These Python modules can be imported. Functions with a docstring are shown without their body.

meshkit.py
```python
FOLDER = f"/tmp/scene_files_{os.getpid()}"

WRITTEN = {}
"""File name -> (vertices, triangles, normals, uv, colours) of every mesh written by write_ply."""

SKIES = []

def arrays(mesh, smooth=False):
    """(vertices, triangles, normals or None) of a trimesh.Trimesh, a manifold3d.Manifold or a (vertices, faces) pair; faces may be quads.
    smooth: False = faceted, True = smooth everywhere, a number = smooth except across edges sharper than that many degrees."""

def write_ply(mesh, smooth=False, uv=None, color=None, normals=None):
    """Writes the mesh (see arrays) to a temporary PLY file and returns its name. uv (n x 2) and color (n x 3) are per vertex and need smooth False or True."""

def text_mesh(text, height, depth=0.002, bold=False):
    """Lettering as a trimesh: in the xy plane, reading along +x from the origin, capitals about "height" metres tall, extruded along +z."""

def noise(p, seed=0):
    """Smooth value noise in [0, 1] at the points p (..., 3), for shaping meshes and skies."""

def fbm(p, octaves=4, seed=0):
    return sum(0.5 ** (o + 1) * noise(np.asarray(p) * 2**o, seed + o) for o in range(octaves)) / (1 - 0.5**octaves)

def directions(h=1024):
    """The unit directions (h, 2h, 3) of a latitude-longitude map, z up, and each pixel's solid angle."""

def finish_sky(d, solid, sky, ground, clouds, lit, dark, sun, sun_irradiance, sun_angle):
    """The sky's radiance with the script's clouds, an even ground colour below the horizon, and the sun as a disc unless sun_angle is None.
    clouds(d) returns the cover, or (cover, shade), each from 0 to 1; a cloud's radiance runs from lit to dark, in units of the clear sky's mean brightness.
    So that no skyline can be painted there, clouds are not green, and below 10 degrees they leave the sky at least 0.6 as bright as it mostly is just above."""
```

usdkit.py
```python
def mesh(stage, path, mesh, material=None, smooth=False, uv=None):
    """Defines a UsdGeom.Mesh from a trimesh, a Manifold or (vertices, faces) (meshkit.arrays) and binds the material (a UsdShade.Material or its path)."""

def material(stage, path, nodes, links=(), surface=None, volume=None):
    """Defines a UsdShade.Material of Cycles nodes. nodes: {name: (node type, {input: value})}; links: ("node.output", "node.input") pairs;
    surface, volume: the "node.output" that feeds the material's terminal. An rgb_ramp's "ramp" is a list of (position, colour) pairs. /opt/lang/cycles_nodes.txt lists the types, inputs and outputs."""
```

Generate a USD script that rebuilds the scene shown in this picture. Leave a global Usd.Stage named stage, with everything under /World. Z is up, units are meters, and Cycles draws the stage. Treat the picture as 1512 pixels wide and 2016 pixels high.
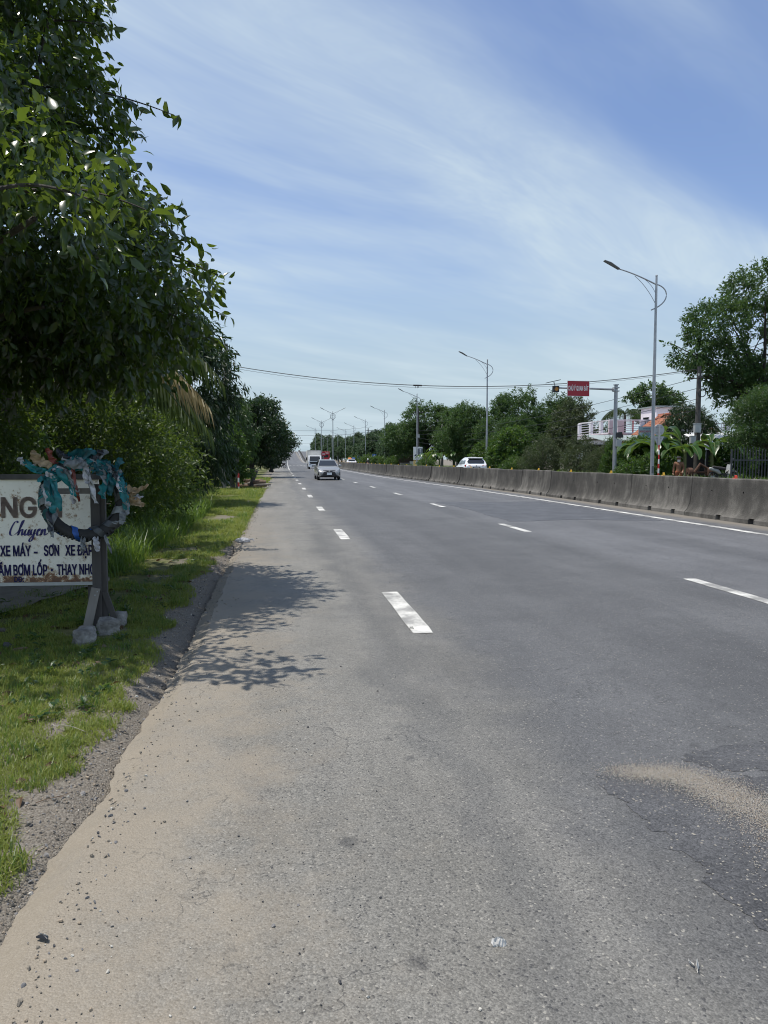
import math, random
import numpy as np, trimesh, usdkit, meshkit
import manifold3d as m3
from pxr import Usd, UsdGeom, UsdLux, UsdShade, Gf, Sdf, Vt
from shapely.geometry import Polygon

stage = Usd.Stage.CreateInMemory()
UsdGeom.SetStageUpAxis(stage, "Z"); UsdGeom.SetStageMetersPerUnit(stage, 1.0)
UsdGeom.Xform.Define(stage, "/World"); UsdGeom.Scope.Define(stage, "/World/Looks")

# ------------------------------------------------------------------ camera, sky, sun, exposure
SUN_EL, SUN_AZ = math.radians(72), math.radians(-80)          # azimuth from +y (along the road) clockwise
SUN = np.array([math.cos(SUN_EL) * math.sin(SUN_AZ), math.cos(SUN_EL) * math.cos(SUN_AZ), math.sin(SUN_EL)])
EXPOSURE, SKY_STRENGTH, SUN_INTENSITY = 0.17, 0.115, 1.12
CAM_YAW, CAM_PITCH = math.atan2(206, 1510), math.atan2(104, 1510)
cam = UsdGeom.Camera.Define(stage, "/World/camera")
cam.CreateHorizontalApertureAttr(36.0); cam.CreateVerticalApertureAttr(48.0)
cam.CreateFocalLengthAttr(36.0 * 1510 / 1512); cam.CreateClippingRangeAttr(Gf.Vec2f(0.05, 6000))
cam.CreateExposureAttr(EXPOSURE)
cam.AddTranslateOp().Set(Gf.Vec3d(0, 0, 1.5))
cam.AddRotateZOp().Set(-math.degrees(CAM_YAW)); cam.AddRotateXOp().Set(90 - math.degrees(CAM_PITCH))

usdkit.material(stage, "/World/Looks/sky", {
    "tc": ("texture_coordinate", {}),
    "sky": ("sky_texture", {"sky_type": "single_scattering", "sun_disc": False, "sun_elevation": SUN_EL, "sun_rotation": math.atan2(SUN[0], SUN[1]),
                            "altitude": 0.0, "air_density": 1.25, "aerosol_density": 0.55, "ozone_density": 2.6}),
    "sep": ("separate_xyz", {}),
    "zc": ("math", {"math_type": "maximum", "value2": 0.0}),
    "za": ("math", {"math_type": "add", "value2": 0.10}),
    "px": ("math", {"math_type": "divide"}), "py": ("math", {"math_type": "divide"}),
    "p": ("combine_xyz", {"z": 0.0}),
    "m1": ("mapping", {"mapping_type": "texture", "rotation": (0, 0, math.radians(28)), "scale": (2.6, 0.85, 1.0), "location": (7.6, 4.2, 0)}),
    "n1": ("noise_texture", {"scale": 1.0, "detail": 6.0, "roughness": 0.5, "distortion": 0.35}),
    "m2": ("mapping", {"mapping_type": "texture", "rotation": (0, 0, math.radians(40)), "scale": (3.2, 1.0, 1.0), "location": (3.1, 1.7, 0)}),
    "n2": ("noise_texture", {"scale": 3.0, "detail": 9.0, "roughness": 0.66, "distortion": 1.0}),
    "a1": ("map_range", {"range_type": "smoothstep", "from_min": 0.33, "from_max": 0.64, "to_min": 0.0, "to_max": 1.0, "clamp": True}),
    "a2": ("map_range", {"range_type": "smoothstep", "from_min": 0.34, "from_max": 0.78, "to_min": 0.58, "to_max": 1.0, "clamp": True}),
    "hz": ("map_range", {"range_type": "smoothstep", "from_min": 0.02, "from_max": 0.30, "to_min": 0.92, "to_max": 0.0, "clamp": True}),
    "mul": ("math", {"math_type": "multiply"}),
    "s": ("math", {"math_type": "multiply", "value2": 0.85}),
    "hmix": ("mix", {"mix_type": "mix", "color2": (3.5, 4.55, 5.25)}),
    "tint": ("mix", {"mix_type": "multiply", "fac": 1.0, "color2": (0.96, 0.945, 1.08)}),
    "mix": ("mix", {"mix_type": "mix", "color2": (5.0, 5.95, 6.5)}),
    "bg": ("background_shader", {"strength": SKY_STRENGTH}),
}, [("tc.generated", "sep.vector"), ("sep.z", "zc.value1"), ("zc.value", "za.value1"),
    ("sep.x", "px.value1"), ("za.value", "px.value2"), ("sep.y", "py.value1"), ("za.value", "py.value2"), ("px.value", "p.x"), ("py.value", "p.y"),
    ("p.vector", "m1.vector"), ("m1.vector", "n1.vector"), ("p.vector", "m2.vector"), ("m2.vector", "n2.vector"),
    ("n1.fac", "a1.value"), ("n2.fac", "a2.value"), ("a1.result", "mul.value1"), ("a2.result", "mul.value2"), ("mul.value", "s.value1"),
    ("sep.z", "hz.value"), ("hz.result", "hmix.fac"),
    ("sky.color", "tint.color1"), ("tint.color", "hmix.color1"), ("hmix.color", "mix.color1"), ("s.value", "mix.fac"), ("mix.color", "bg.color")], surface="bg.background")
dome = UsdLux.DomeLight.Define(stage, "/World/sky")
UsdShade.MaterialBindingAPI.Apply(dome.GetPrim()).Bind(UsdShade.Material.Get(stage, "/World/Looks/sky"))
dome.GetPrim().SetCustomDataByKey("kind", "structure")
sun = UsdLux.DistantLight.Define(stage, "/World/sun")
sun.CreateNormalizeAttr(True); sun.CreateIntensityAttr(SUN_INTENSITY); sun.CreateAngleAttr(0.53); sun.CreateColorAttr(Gf.Vec3f(1.0, 0.95, 0.87))
_m = Gf.Matrix4d().SetRotate(Gf.Rotation(Gf.Vec3d(0, 0, 1), Gf.Vec3d(*map(float, SUN))))
sun.AddTransformOp().Set(_m)

# ------------------------------------------------------------------ names, things, parts
_used = {}
def numbered(base, parent):
    k = (str(parent), base); n = _used.get(k, 0); _used[k] = n + 1
    return base if n == 0 else f"{base}_{n:03d}"

def meta(prim, label=None, cat=None, group=None, kind=None):
    for k, v in (("label", label), ("category", cat), ("group", group), ("kind", kind)):
        if v: prim.SetCustomDataByKey(k, v)
    return prim

def thing(name, label, cat, loc=(0, 0, 0), rz=0.0, scale=1.0, group=None, kind=None):
    x = UsdGeom.Xform.Define(stage, "/World/" + numbered(name, "/World"))
    x.AddTranslateOp().Set(Gf.Vec3d(*map(float, loc))); x.AddRotateZOp().Set(float(math.degrees(rz)))
    s = (scale,) * 3 if np.ndim(scale) == 0 else scale
    x.AddScaleOp().Set(Gf.Vec3f(*map(float, s)))
    return meta(x.GetPrim(), label, cat, group, kind)

def copy_of(src, label, loc, rz=0.0, scale=1.0, group=None):
    d = src.GetCustomData(); base = src.GetName()
    if base[-4:-3] == "_" and base[-3:].isdigit(): base = base[:-4]
    t = thing(base, label, d["category"], loc, rz, scale, group)
    t.GetReferences().AddInternalReference(src.GetPath()); t.SetInstanceable(True)
    return t

def part(name, mesh, m, parent, smooth=False, label=None, kind=None):
    pp = str(parent.GetPath()) if parent is not None else "/World"
    me = usdkit.mesh(stage, f"{pp}/{numbered(name, pp)}", mesh, m, smooth)
    return meta(me.GetPrim(), label, None, None, kind)

# ------------------------------------------------------------------ materials
L = "/World/Looks/"
def mat(name, c1, c2=None, scale=6.0, rough=0.6, bump=0.0, bscale=None, metallic=0.0, spec=0.5, detail=5.0, lo=0.35, hi=0.65, coat=0.0, stretch=None):
    n = {"b": ("principled_bsdf", {"base_color": c1, "roughness": rough, "metallic": metallic, "specular_ior_level": spec, "coat_weight": coat}), "tc": ("texture_coordinate", {})}
    k = []
    src = "tc.object"
    if stretch:
        n["mp"] = ("mapping", {"scale": stretch}); k.append(("tc.object", "mp.vector")); src = "mp.vector"
    if c2 is not None:
        n["n"] = ("noise_texture", {"scale": scale, "detail": detail, "roughness": 0.62})
        n["r"] = ("rgb_ramp", {"ramp": [(0, c1), (lo, c1), (hi, c2), (1, c2)]})
        k += [(src, "n.vector"), ("n.fac", "r.fac"), ("r.color", "b.base_color")]
    if bump:
        n["bn"] = ("noise_texture", {"scale": bscale or scale * 4, "detail": 6.0, "roughness": 0.65})
        n["bu"] = ("bump", {"strength": 1.0, "distance": bump})
        k += [(src, "bn.vector"), ("bn.fac", "bu.height"), ("bu.normal", "b.normal")]
    return usdkit.material(stage, L + name, n, k, surface="b.BSDF")

def leafmat(name, cols, trans=(0.12, 0.20, 0.03), tf=0.35, rough=0.38, spec=0.5):
    return usdkit.material(stage, L + name, {
        "g": ("geometry", {}),
        "r": ("rgb_ramp", {"ramp": [(i / (len(cols) - 1), c) for i, c in enumerate(cols)]}),
        "tc": ("texture_coordinate", {}), "n": ("noise_texture", {"scale": 0.9, "detail": 3.0}),
        "v": ("map_range", {"from_min": 0.3, "from_max": 0.7, "to_min": 0.65, "to_max": 1.35, "clamp": True}),
        "mu": ("vector_math", {"math_type": "scale"}), "mt": ("mix", {"mix_type": "mix", "fac": 0.65, "color2": trans}),
        "b": ("principled_bsdf", {"roughness": rough, "specular_ior_level": spec}), "t": ("translucent_bsdf", {}), "m": ("mix_closure", {"fac": tf}),
    }, [("g.random_per_island", "r.fac"), ("tc.object", "n.vector"), ("n.fac", "v.value"), ("r.color", "mu.vector1"), ("v.result", "mu.scale"),
        ("mu.vector", "b.base_color"), ("r.color", "mt.color1"), ("mt.color", "t.color"), ("b.BSDF", "m.closure1"), ("t.BSDF", "m.closure2")], surface="m.closure")

# ------------------------------------------------------------------ mesh helpers
def box(sx, sy, sz, c=(0, 0, 0), rz=0.0):
    b = trimesh.creation.box((sx, sy, sz))
    if rz: b.apply_transform(trimesh.transformations.rotation_matrix(rz, (0, 0, 1)))
    b.apply_translation(c); return b

def cat(*ms): return trimesh.util.concatenate([m for m in ms if m is not None])

def tube(pts, rad, sides=8, caps=True):
    p = np.asarray(pts, float); r = np.broadcast_to(np.asarray(rad, float), (len(p),))
    t = np.gradient(p, axis=0); t /= np.linalg.norm(t, axis=1, keepdims=True) + 1e-12
    ref = np.array([0, 0, 1.0]) if abs(t[:, 2]).mean() < 0.8 else np.array([1.0, 0, 0])
    a = np.cross(t, ref); a /= np.linalg.norm(a, axis=1, keepdims=True) + 1e-12
    b = np.cross(t, a); ang = np.arange(sides) * 2 * np.pi / sides
    v = p[:, None] + r[:, None, None] * (np.cos(ang)[None, :, None] * a[:, None] + np.sin(ang)[None, :, None] * b[:, None])
    n = len(p); i, j = np.meshgrid(np.arange(n - 1), np.arange(sides), indexing="ij")
    A, B, C, D = i * sides + j, i * sides + (j + 1) % sides, (i + 1) * sides + (j + 1) % sides, (i + 1) * sides + j
    f = np.concatenate([np.stack([A, C, B], -1).reshape(-1, 3), np.stack([A, D, C], -1).reshape(-1, 3)])
    v = v.reshape(-1, 3)
    if caps:
        v = np.vstack([v, p[0], p[-1]]); k = np.arange(sides)
        f = np.vstack([f, np.stack([np.full(sides, n * sides), k, (k + 1) % sides], -1),
                       np.stack([np.full(sides, n * sides + 1), (n - 1) * sides + (k + 1) % sides, (n - 1) * sides + k], -1)])
    return trimesh.Trimesh(v, f, process=False)

def bez(p0, p1, p2, p3, n=12):
    t = np.linspace(0, 1, n)[:, None]; p0, p1, p2, p3 = map(lambda q: np.asarray(q, float), (p0, p1, p2, p3))
    return (1 - t) ** 3 * p0 + 3 * (1 - t) ** 2 * t * p1 + 3 * (1 - t) * t * t * p2 + t ** 3 * p3

def prism(poly, depth, plane="xz", at=0.0):
    """a 2D polygon extruded; plane xz: polygon in x,z and depth along +y from at; yz: polygon in y,z and depth along x."""
    e = trimesh.creation.extrude_polygon(Polygon(poly), depth, engine="earcut")
    v = e.vertices.copy()
    if plane == "xz": e.vertices = np.c_[v[:, 0], at + depth - v[:, 2], v[:, 1]]
    elif plane == "yz": e.vertices = np.c_[at + v[:, 2], v[:, 0], v[:, 1]]
    else: e.vertices = np.c_[v[:, 0], v[:, 1], at + v[:, 2]]
    return e

def to_tm(man):
    me = man.to_mesh(); return trimesh.Trimesh(np.array(me.vert_properties)[:, :3], np.array(me.tri_verts), process=False)

def sph(c, r, n=12):
    return m3.Manifold.sphere(float(r), n).translate(tuple(map(float, c)))

def hull(pts, r=0.03, n=10):
    return m3.Manifold.batch_hull([sph(p, r if np.ndim(r) == 0 else r[i], n) for i, p in enumerate(pts)])

def disc(r, depth, c=(0, 0, 0), axis="y", sides=28):
    e = trimesh.creation.cylinder(radius=r, height=depth, sections=sides)
    if axis == "y": e.apply_transform(trimesh.transformations.rotation_matrix(math.pi / 2, (1, 0, 0)))
    if axis == "x": e.apply_transform(trimesh.transformations.rotation_matrix(math.pi / 2, (0, 1, 0)))
    e.apply_translation(c); return e

def torus(R, r, axis="x", nR=32, nr=10, c=(0, 0, 0), sq=1.0):
    a, b = np.meshgrid(np.arange(nR) * 2 * np.pi / nR, np.arange(nr) * 2 * np.pi / nr, indexing="ij")
    q = R + r * np.cos(b); x = r * sq * np.sin(b)
    v = np.stack([x, q * np.cos(a), q * np.sin(a)], -1).reshape(-1, 3)
    if axis == "y": v = v[:, [1, 0, 2]]
    if axis == "z": v = v[:, [1, 2, 0]]
    i, j = np.meshgrid(np.arange(nR), np.arange(nr), indexing="ij")
    A, B, C, D = i * nr + j, i * nr + (j + 1) % nr, (i + 1) % nR * nr + (j + 1) % nr, (i + 1) % nR * nr + j
    f = np.concatenate([np.stack([A, B, C], -1).reshape(-1, 3), np.stack([A, C, D], -1).reshape(-1, 3)])
    return trimesh.Trimesh(v + np.asarray(c), f, process=False)

def text_xz(s, height, depth=0.004, xscale=1.0, shear=0.0, bold=False, center=False):
    """Lettering that stands in the xz plane and is read from -y."""
    t = meshkit.text_mesh(s, height, depth, bold); v = t.vertices.copy()
    x = (v[:, 0] + shear * v[:, 1]) * xscale
    if center: x = x - (x.min() + x.max()) / 2
    t.vertices = np.c_[x, -v[:, 2], v[:, 1]]
    return t

def unit(v): return v / (np.linalg.norm(v, axis=-1, keepdims=True) + 1e-12)

# ------------------------------------------------------------------ the lie of the land
def sstep(a, b, x):
    t = np.clip((np.asarray(x, float) - a) / (b - a), 0, 1); return t * t * (3 - 2 * t)
def road_z(y):
    y = np.asarray(y, float); return 7.1 * sstep(325, 565, y) - 6.5 * sstep(580, 860, y)
def narrow(y): return 0.14 * sstep(26, 74, y)
def road_x(x0, y):
    y = np.asarray(y, float)
    return x0 - narrow(y) * np.clip(np.asarray(x0, float) - 1.2, 0, 9.8) + 0.0049 * (np.sqrt((y - 100) ** 2 + 1600) + (y - 100)) - 0.019
def ground_z(x, y):
    x, y = np.asarray(x, float), np.asarray(y, float)
    lft, rgt = road_x(-0.75, y), road_x(19.2, y)
    d = np.maximum(np.maximum(lft - x, x - rgt), 0)
    bank = np.maximum(road_z(y) - d * 0.55, 0)
    edge = 0.10 * np.exp(-(d / 0.16) ** 2)
    lower = np.where(x < lft, -0.01 - 0.075 * sstep(0.5, 3.5, d), -0.02)
    p = np.stack([x, y, 0 * x], -1)
    bumps = (meshkit.fbm(p * 1.3, 4, 5) - 0.5) * 0.10 * sstep(0.1, 1.6, d) + (meshkit.fbm(p * 6.0, 3, 9) - 0.5) * 0.035 * sstep(0.0, 0.4, d)
    return np.where(d <= 0, road_z(y) - 0.11, bank + lower - edge + np.where(x < lft + 1, bumps, bumps))

def grid_mesh(xs, ys, zf):
    X, Y = np.meshgrid(xs, ys, indexing="ij"); Z = zf(X, Y)
    v = np.stack([X, Y, Z], -1).reshape(-1, 3); n = len(ys)
    i, j = np.meshgrid(np.arange(len(xs) - 1), np.arange(n - 1), indexing="ij")
    A, B, C, D = i * n + j, (i + 1) * n + j, (i + 1) * n + j + 1, i * n + j + 1
    f = np.concatenate([np.stack([A, B, C], -1).reshape(-1, 3), np.stack([A, C, D], -1).reshape(-1, 3)])
    return trimesh.Trimesh(v, f, process=False)

# ------------------------------------------------------------------ road and ground materials
usdkit.material(stage, L + "asphalt", {
    "g": ("geometry", {}), "sp": ("separate_xyz", {}),
    "wob": ("noise_texture", {"scale": 1.1, "detail": 5.0, "roughness": 0.6}),
    "wobs": ("math", {"math_type": "multiply_add", "value2": 1.3, "value3": -0.65}),
    "xw": ("math", {"math_type": "add"}),
    "str": ("mapping", {"scale": (1.0, 0.07, 1.0)}), "strn": ("noise_texture", {"scale": 1.6, "detail": 6.0, "roughness": 0.6}),
    "lane": ("map_range", {"range_type": "smoothstep", "from_min": 0.75, "from_max": 1.75, "clamp": True}),
    "base": ("mix", {"color1": (0.162, 0.156, 0.140), "color2": (0.090, 0.0905, 0.0915)}),
    "lane3": ("map_range", {"range_type": "smoothstep", "from_min": 4.6, "from_max": 5.6, "clamp": True}),
    "base3": ("mix", {"color2": (0.105, 0.106, 0.109)}),
    "trd": ("math", {"math_type": "subtract", "value2": 0.82}), "tra": ("math", {"math_type": "absolute"}),
    "trk": ("map_range", {"range_type": "smoothstep", "from_min": 0.30, "from_max": 0.03, "to_min": 0.0, "to_max": 0.55, "clamp": True}),
    "base2": ("mix", {"color2": (0.088, 0.088, 0.086)}),
    "oila": ("math", {"math_type": "pingpong", "value2": 2.05}), "oilx": ("math", {"math_type": "subtract", "value2": 1.15}),
    "oil": ("map_range", {"range_type": "smoothstep", "from_min": 1.25, "from_max": 2.0, "to_min": 0.0, "to_max": 0.75, "clamp": True}), "oilm": ("math", {"math_type": "multiply"}), "oilo": ("map_range", {"range_type": "smoothstep", "from_min": 1.2, "from_max": 2.0, "clamp": True}), "oilm2": ("math", {"math_type": "multiply"}), "baseo": ("mix", {"color2": (0.058, 0.058, 0.059)}),
    "dv": ("voronoi_texture", {"scale": 1.7}), "dvr": ("map_range", {"range_type": "smoothstep", "from_min": 0.085, "from_max": 0.03, "to_min": 0.0, "to_max": 0.6, "clamp": True}), "based": ("mix", {"color2": (0.05, 0.05, 0.05)}), "dwa": ("vector_math", {"math_type": "add"}), "dws": ("vector_math", {"math_type": "scale", "scale": 0.12}),
    "cl": ("noise_texture", {"scale": 0.7, "detail": 8.0, "roughness": 0.7}),
    "clr": ("map_range", {"from_min": 0.3, "from_max": 0.7, "to_min": 0.80, "to_max": 1.2, "clamp": True}),
    "sr": ("map_range", {"from_min": 0.3, "from_max": 0.7, "to_min": 0.82, "to_max": 1.2, "clamp": True}),
    "sc1": ("vector_math", {"math_type": "scale"}), "sc2": ("vector_math", {"math_type": "scale"}), "sc3": ("vector_math", {"math_type": "scale"}), "sc4": ("vector_math", {"math_type": "scale"}),
    "v1": ("voronoi_texture", {"scale": 132.0, "randomness": 1.0}), "v1s": ("separate_color", {}),
    "v1r": ("map_range", {"to_min": 0.74, "to_max": 1.23}),
    "v2": ("voronoi_texture", {"scale": 240.0}), "v2s": ("separate_color", {}),
    "v2r": ("map_range", {"to_min": 0.74, "to_max": 1.26}),
    "chip": ("math", {"math_type": "greater_than", "value2": 0.985}), "chipm": ("math", {"math_type": "multiply", "value2": 0.75}),
    "base4": ("mix", {"color2": (0.30, 0.285, 0.25)}),
    "dk": ("math", {"math_type": "less_than", "value2": 0.035}), "dkm": ("math", {"math_type": "multiply", "value2": 0.7}),
    "base5": ("mix", {"color2": (0.035, 0.035, 0.037)}),
    # dust and sand washed over the edge of the asphalt
    "snz": ("noise_texture", {"scale": 2.3, "detail": 9.0, "roughness": 0.72}), "snw": ("math", {"math_type": "multiply_add", "value2": 2.6, "value3": -1.3}),
    "sx": ("math", {"math_type": "add"}),
    "snd": ("map_range", {"range_type": "smoothstep", "from_min": 0.45, "from_max": -0.95, "to_min": 0.0, "to_max": 0.78, "clamp": True}),
    "sfar": ("map_range", {"range_type": "smoothstep", "from_min": 26.0, "from_max": 6.0, "to_min": 0.30, "to_max": 1.0, "clamp": True}),
    "sm": ("math", {"math_type": "multiply"}),
    "sg": ("noise_texture", {"scale": 190.0, "detail": 3.0}), "sgr": ("rgb_ramp", {"ramp": [(0, (0.155, 0.132, 0.10)), (0.45, (0.235, 0.200, 0.152)), (0.62, (0.275, 0.236, 0.18)), (1, (0.36, 0.315, 0.245))]}),
    "base6": ("mix", {}),
    # grit beside the concrete barrier
    "gx": ("math", {"math_type": "multiply_add", "value2": 0.5}),
    "grit": ("map_range", {"range_type": "smoothstep", "from_min": 9.95, "from_max": 10.5, "to_min": 0.0, "to_max": 0.85, "clamp": True}),
    "gfar": ("map_range", {"range_type": "smoothstep", "from_min": 11.5, "from_max": 11.2, "clamp": True}), "gm": ("math", {"math_type": "multiply"}),
    "base7": ("mix", {"color2": (0.19, 0.17, 0.14)}),
    # cracks
    "cv": ("voronoi_texture", {"feature": "distance_to_edge", "scale": 1.9}), "cwn": ("noise_texture", {"scale": 5.0, "detail": 6.0}),
    "cws": ("vector_math", {"math_type": "scale", "scale": 0.45}), "cwa": ("vector_math", {"math_type": "add"}),
    "cr": ("map_range", {"from_min": 0.0, "from_max": 0.010, "to_min": 0.75, "to_max": 0.0, "clamp": True}),
    "cm": ("map_range", {"from_min": 0.46, "from_max": 0.56, "clamp": True}), "cmm": ("math", {"math_type": "multiply"}),
    "base8": ("mix", {"color2": (0.03, 0.03, 0.03)}),
    "hgt": ("math", {"math_type": "multiply_add", "value2": -1.0, "value3": 1.0}), "h2": ("noise_texture", {"scale": 45.0, "detail": 5.0}),
    "hs": ("math", {"math_type": "add"}),
    "bu": ("bump", {"strength": 1.0, "distance": 0.0022}),
    "b": ("principled_bsdf", {"roughness": 0.62, "specular_ior_level": 0.35}),
}, [("g.position", "sp.vector"), ("g.position", "wob.vector"), ("wob.fac", "wobs.value1"), ("sp.x", "xw.value1"), ("wobs.value", "xw.value2"),
    ("xw.value", "lane.value"), ("lane.result", "base.fac"), ("sp.x", "lane3.value"), ("lane3.result", "base3.fac"), ("base.color", "base3.color1"),
    ("g.position", "str.vector"), ("str.vector", "strn.vector"),
    ("xw.value", "trd.value1"), ("trd.value", "tra.value1"), ("tra.value", "trk.value"), ("trk.result", "base2.fac"), ("base3.color", "base2.color1"),
    ("g.position", "cl.vector"), ("cl.fac", "clr.value"), ("strn.fac", "sr.value"), ("xw.value", "oilx.value1"), ("oilx.value", "oila.value1"), ("oila.value", "oil.value"), ("oil.result", "oilm.value1"), ("strn.fac", "oilm.value2"), ("sp.x", "oilo.value"), ("oilm.value", "oilm2.value1"), ("oilo.result", "oilm2.value2"), ("oilm2.value", "baseo.fac"), ("base2.color", "baseo.color1"), ("baseo.color", "based.color1"), ("cwn.color", "dws.vector1"), ("g.position", "dwa.vector1"), ("dws.vector", "dwa.vector2"), ("dwa.vector", "dv.vector"), ("dv.distance", "dvr.value"), ("dvr.result", "based.fac"), ("based.color", "sc1.vector1"), ("clr.result", "sc1.scale"), ("sc1.vector", "sc2.vector1"), ("sr.result", "sc2.scale"),
    ("g.position", "v1.vector"), ("v1.color", "v1s.color"), ("v1s.r", "v1r.value"), ("sc2.vector", "sc3.vector1"), ("v1r.result", "sc3.scale"),
    ("g.position", "v2.vector"), ("v2.color", "v2s.color"), ("v2s.r", "v2r.value"), ("sc3.vector", "sc4.vector1"), ("v2r.result", "sc4.scale"),
    ("v1s.g", "chip.value1"), ("chip.value", "chipm.value1"), ("chipm.value", "base4.fac"), ("sc4.vector", "base4.color1"),
    ("v1s.b", "dk.value1"), ("dk.value", "dkm.value1"), ("dkm.value", "base5.fac"), ("base4.color", "base5.color1"),
    ("g.position", "snz.vector"), ("snz.fac", "snw.value1"), ("sp.x", "sx.value1"), ("snw.value", "sx.value2"), ("sx.value", "snd.value"), ("sp.y", "sfar.value"),
    ("snd.result", "sm.value1"), ("sfar.result", "sm.value2"), ("g.position", "sg.vector"), ("sg.fac", "sgr.fac"), ("sm.value", "base6.fac"), ("base5.color", "base6.color1"), ("sgr.color", "base6.color2"),
    ("snw.value", "gx.value1"), ("sp.x", "gx.value3"), ("gx.value", "grit.value"), ("sp.x", "gfar.value"), ("grit.result", "gm.value1"), ("gfar.result", "gm.value2"), ("gm.value", "base7.fac"), ("base6.color", "base7.color1"),
    ("g.position", "cwn.vector"), ("cwn.color", "cws.vector1"), ("g.position", "cwa.vector1"), ("cws.vector", "cwa.vector2"), ("cwa.vector", "cv.vector"), ("cv.distance", "cr.value"),
    ("cl.fac", "cm.value"), ("cr.result", "cmm.value1"), ("cm.result", "cmm.value2"), ("cmm.value", "base8.fac"), ("base7.color", "base8.color1"), ("base8.color", "b.base_color"),
    ("v1.distance", "hgt.value1"), ("g.position", "h2.vector"), ("hgt.value", "hs.value1"), ("h2.fac", "hs.value2"), ("hs.value", "bu.height"), ("bu.normal", "b.normal")], surface="b.BSDF")

def tarmac(name, c, chips):
    usdkit.material(stage, L + name, {
        "g": ("geometry", {}), "v": ("voronoi_texture", {"scale": 135.0}), "vs": ("separate_color", {}), "vr": ("map_range", {"to_min": 0.55, "to_max": 1.45}),
        "n": ("noise_texture", {"scale": 1.6, "detail": 8.0, "roughness": 0.7}), "nr": ("map_range", {"from_min": 0.3, "from_max": 0.7, "to_min": 0.7, "to_max": 1.4, "clamp": True}),
        "c": ("color", {"value": c}), "s1": ("vector_math", {"math_type": "scale"}), "s2": ("vector_math", {"math_type": "scale"}),
        "ch": ("math", {"math_type": "greater_than", "value2": 1 - chips}), "m": ("mix", {"color2": (0.26, 0.24, 0.20)}),
        "bu": ("bump", {"strength": 1.0, "distance": 0.0025, "invert": True}), "b": ("principled_bsdf", {"roughness": 0.6, "specular_ior_level": 0.4})},
        [("g.position", "v.vector"), ("v.color", "vs.color"), ("vs.r", "vr.value"), ("c.color", "s1.vector1"), ("vr.result", "s1.scale"), ("g.position", "n.vector"), ("n.fac", "nr.value"),
         ("s1.vector", "s2.vector1"), ("nr.result", "s2.scale"), ("vs.g", "ch.value1"), ("ch.value", "m.fac"), ("s2.vector", "m.color1"), ("m.color", "b.base_color"),
         ("v.distance", "bu.height"), ("bu.normal", "b.normal")], surface="b.BSDF")
tarmac("patch_near", (0.064, 0.064, 0.066), 0.02); tarmac("patch_far", (0.068, 0.070, 0.075), 0.01)

usdkit.material(stage, L + "paint", {
    "g": ("geometry", {}), "n": ("noise_texture", {"scale": 38.0, "detail": 7.0, "roughness": 0.75}), "w": ("noise_texture", {"scale": 3.0, "detail": 4.0}),
    "ad": ("math", {"math_type": "multiply_add", "value2": 0.5}),
    "r": ("map_range", {"from_min": 0.66, "from_max": 0.88, "to_min": 0.0, "to_max": 0.9, "clamp": True}), "m": ("mix", {"color1": (0.60, 0.59, 0.55), "color2": (0.19, 0.187, 0.175)}),
    "bu": ("bump", {"strength": 1.0, "distance": 0.003}), "b": ("principled_bsdf", {"roughness": 0.6})},
    [("g.position", "n.vector"), ("g.position", "w.vector"), ("n.fac", "ad.value1"), ("w.fac", "ad.value3"), ("ad.value", "r.value"), ("r.result", "m.fac"), ("m.color", "b.base_color"), ("n.fac", "bu.height"), ("bu.normal", "b.normal")], surface="b.BSDF")

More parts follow.
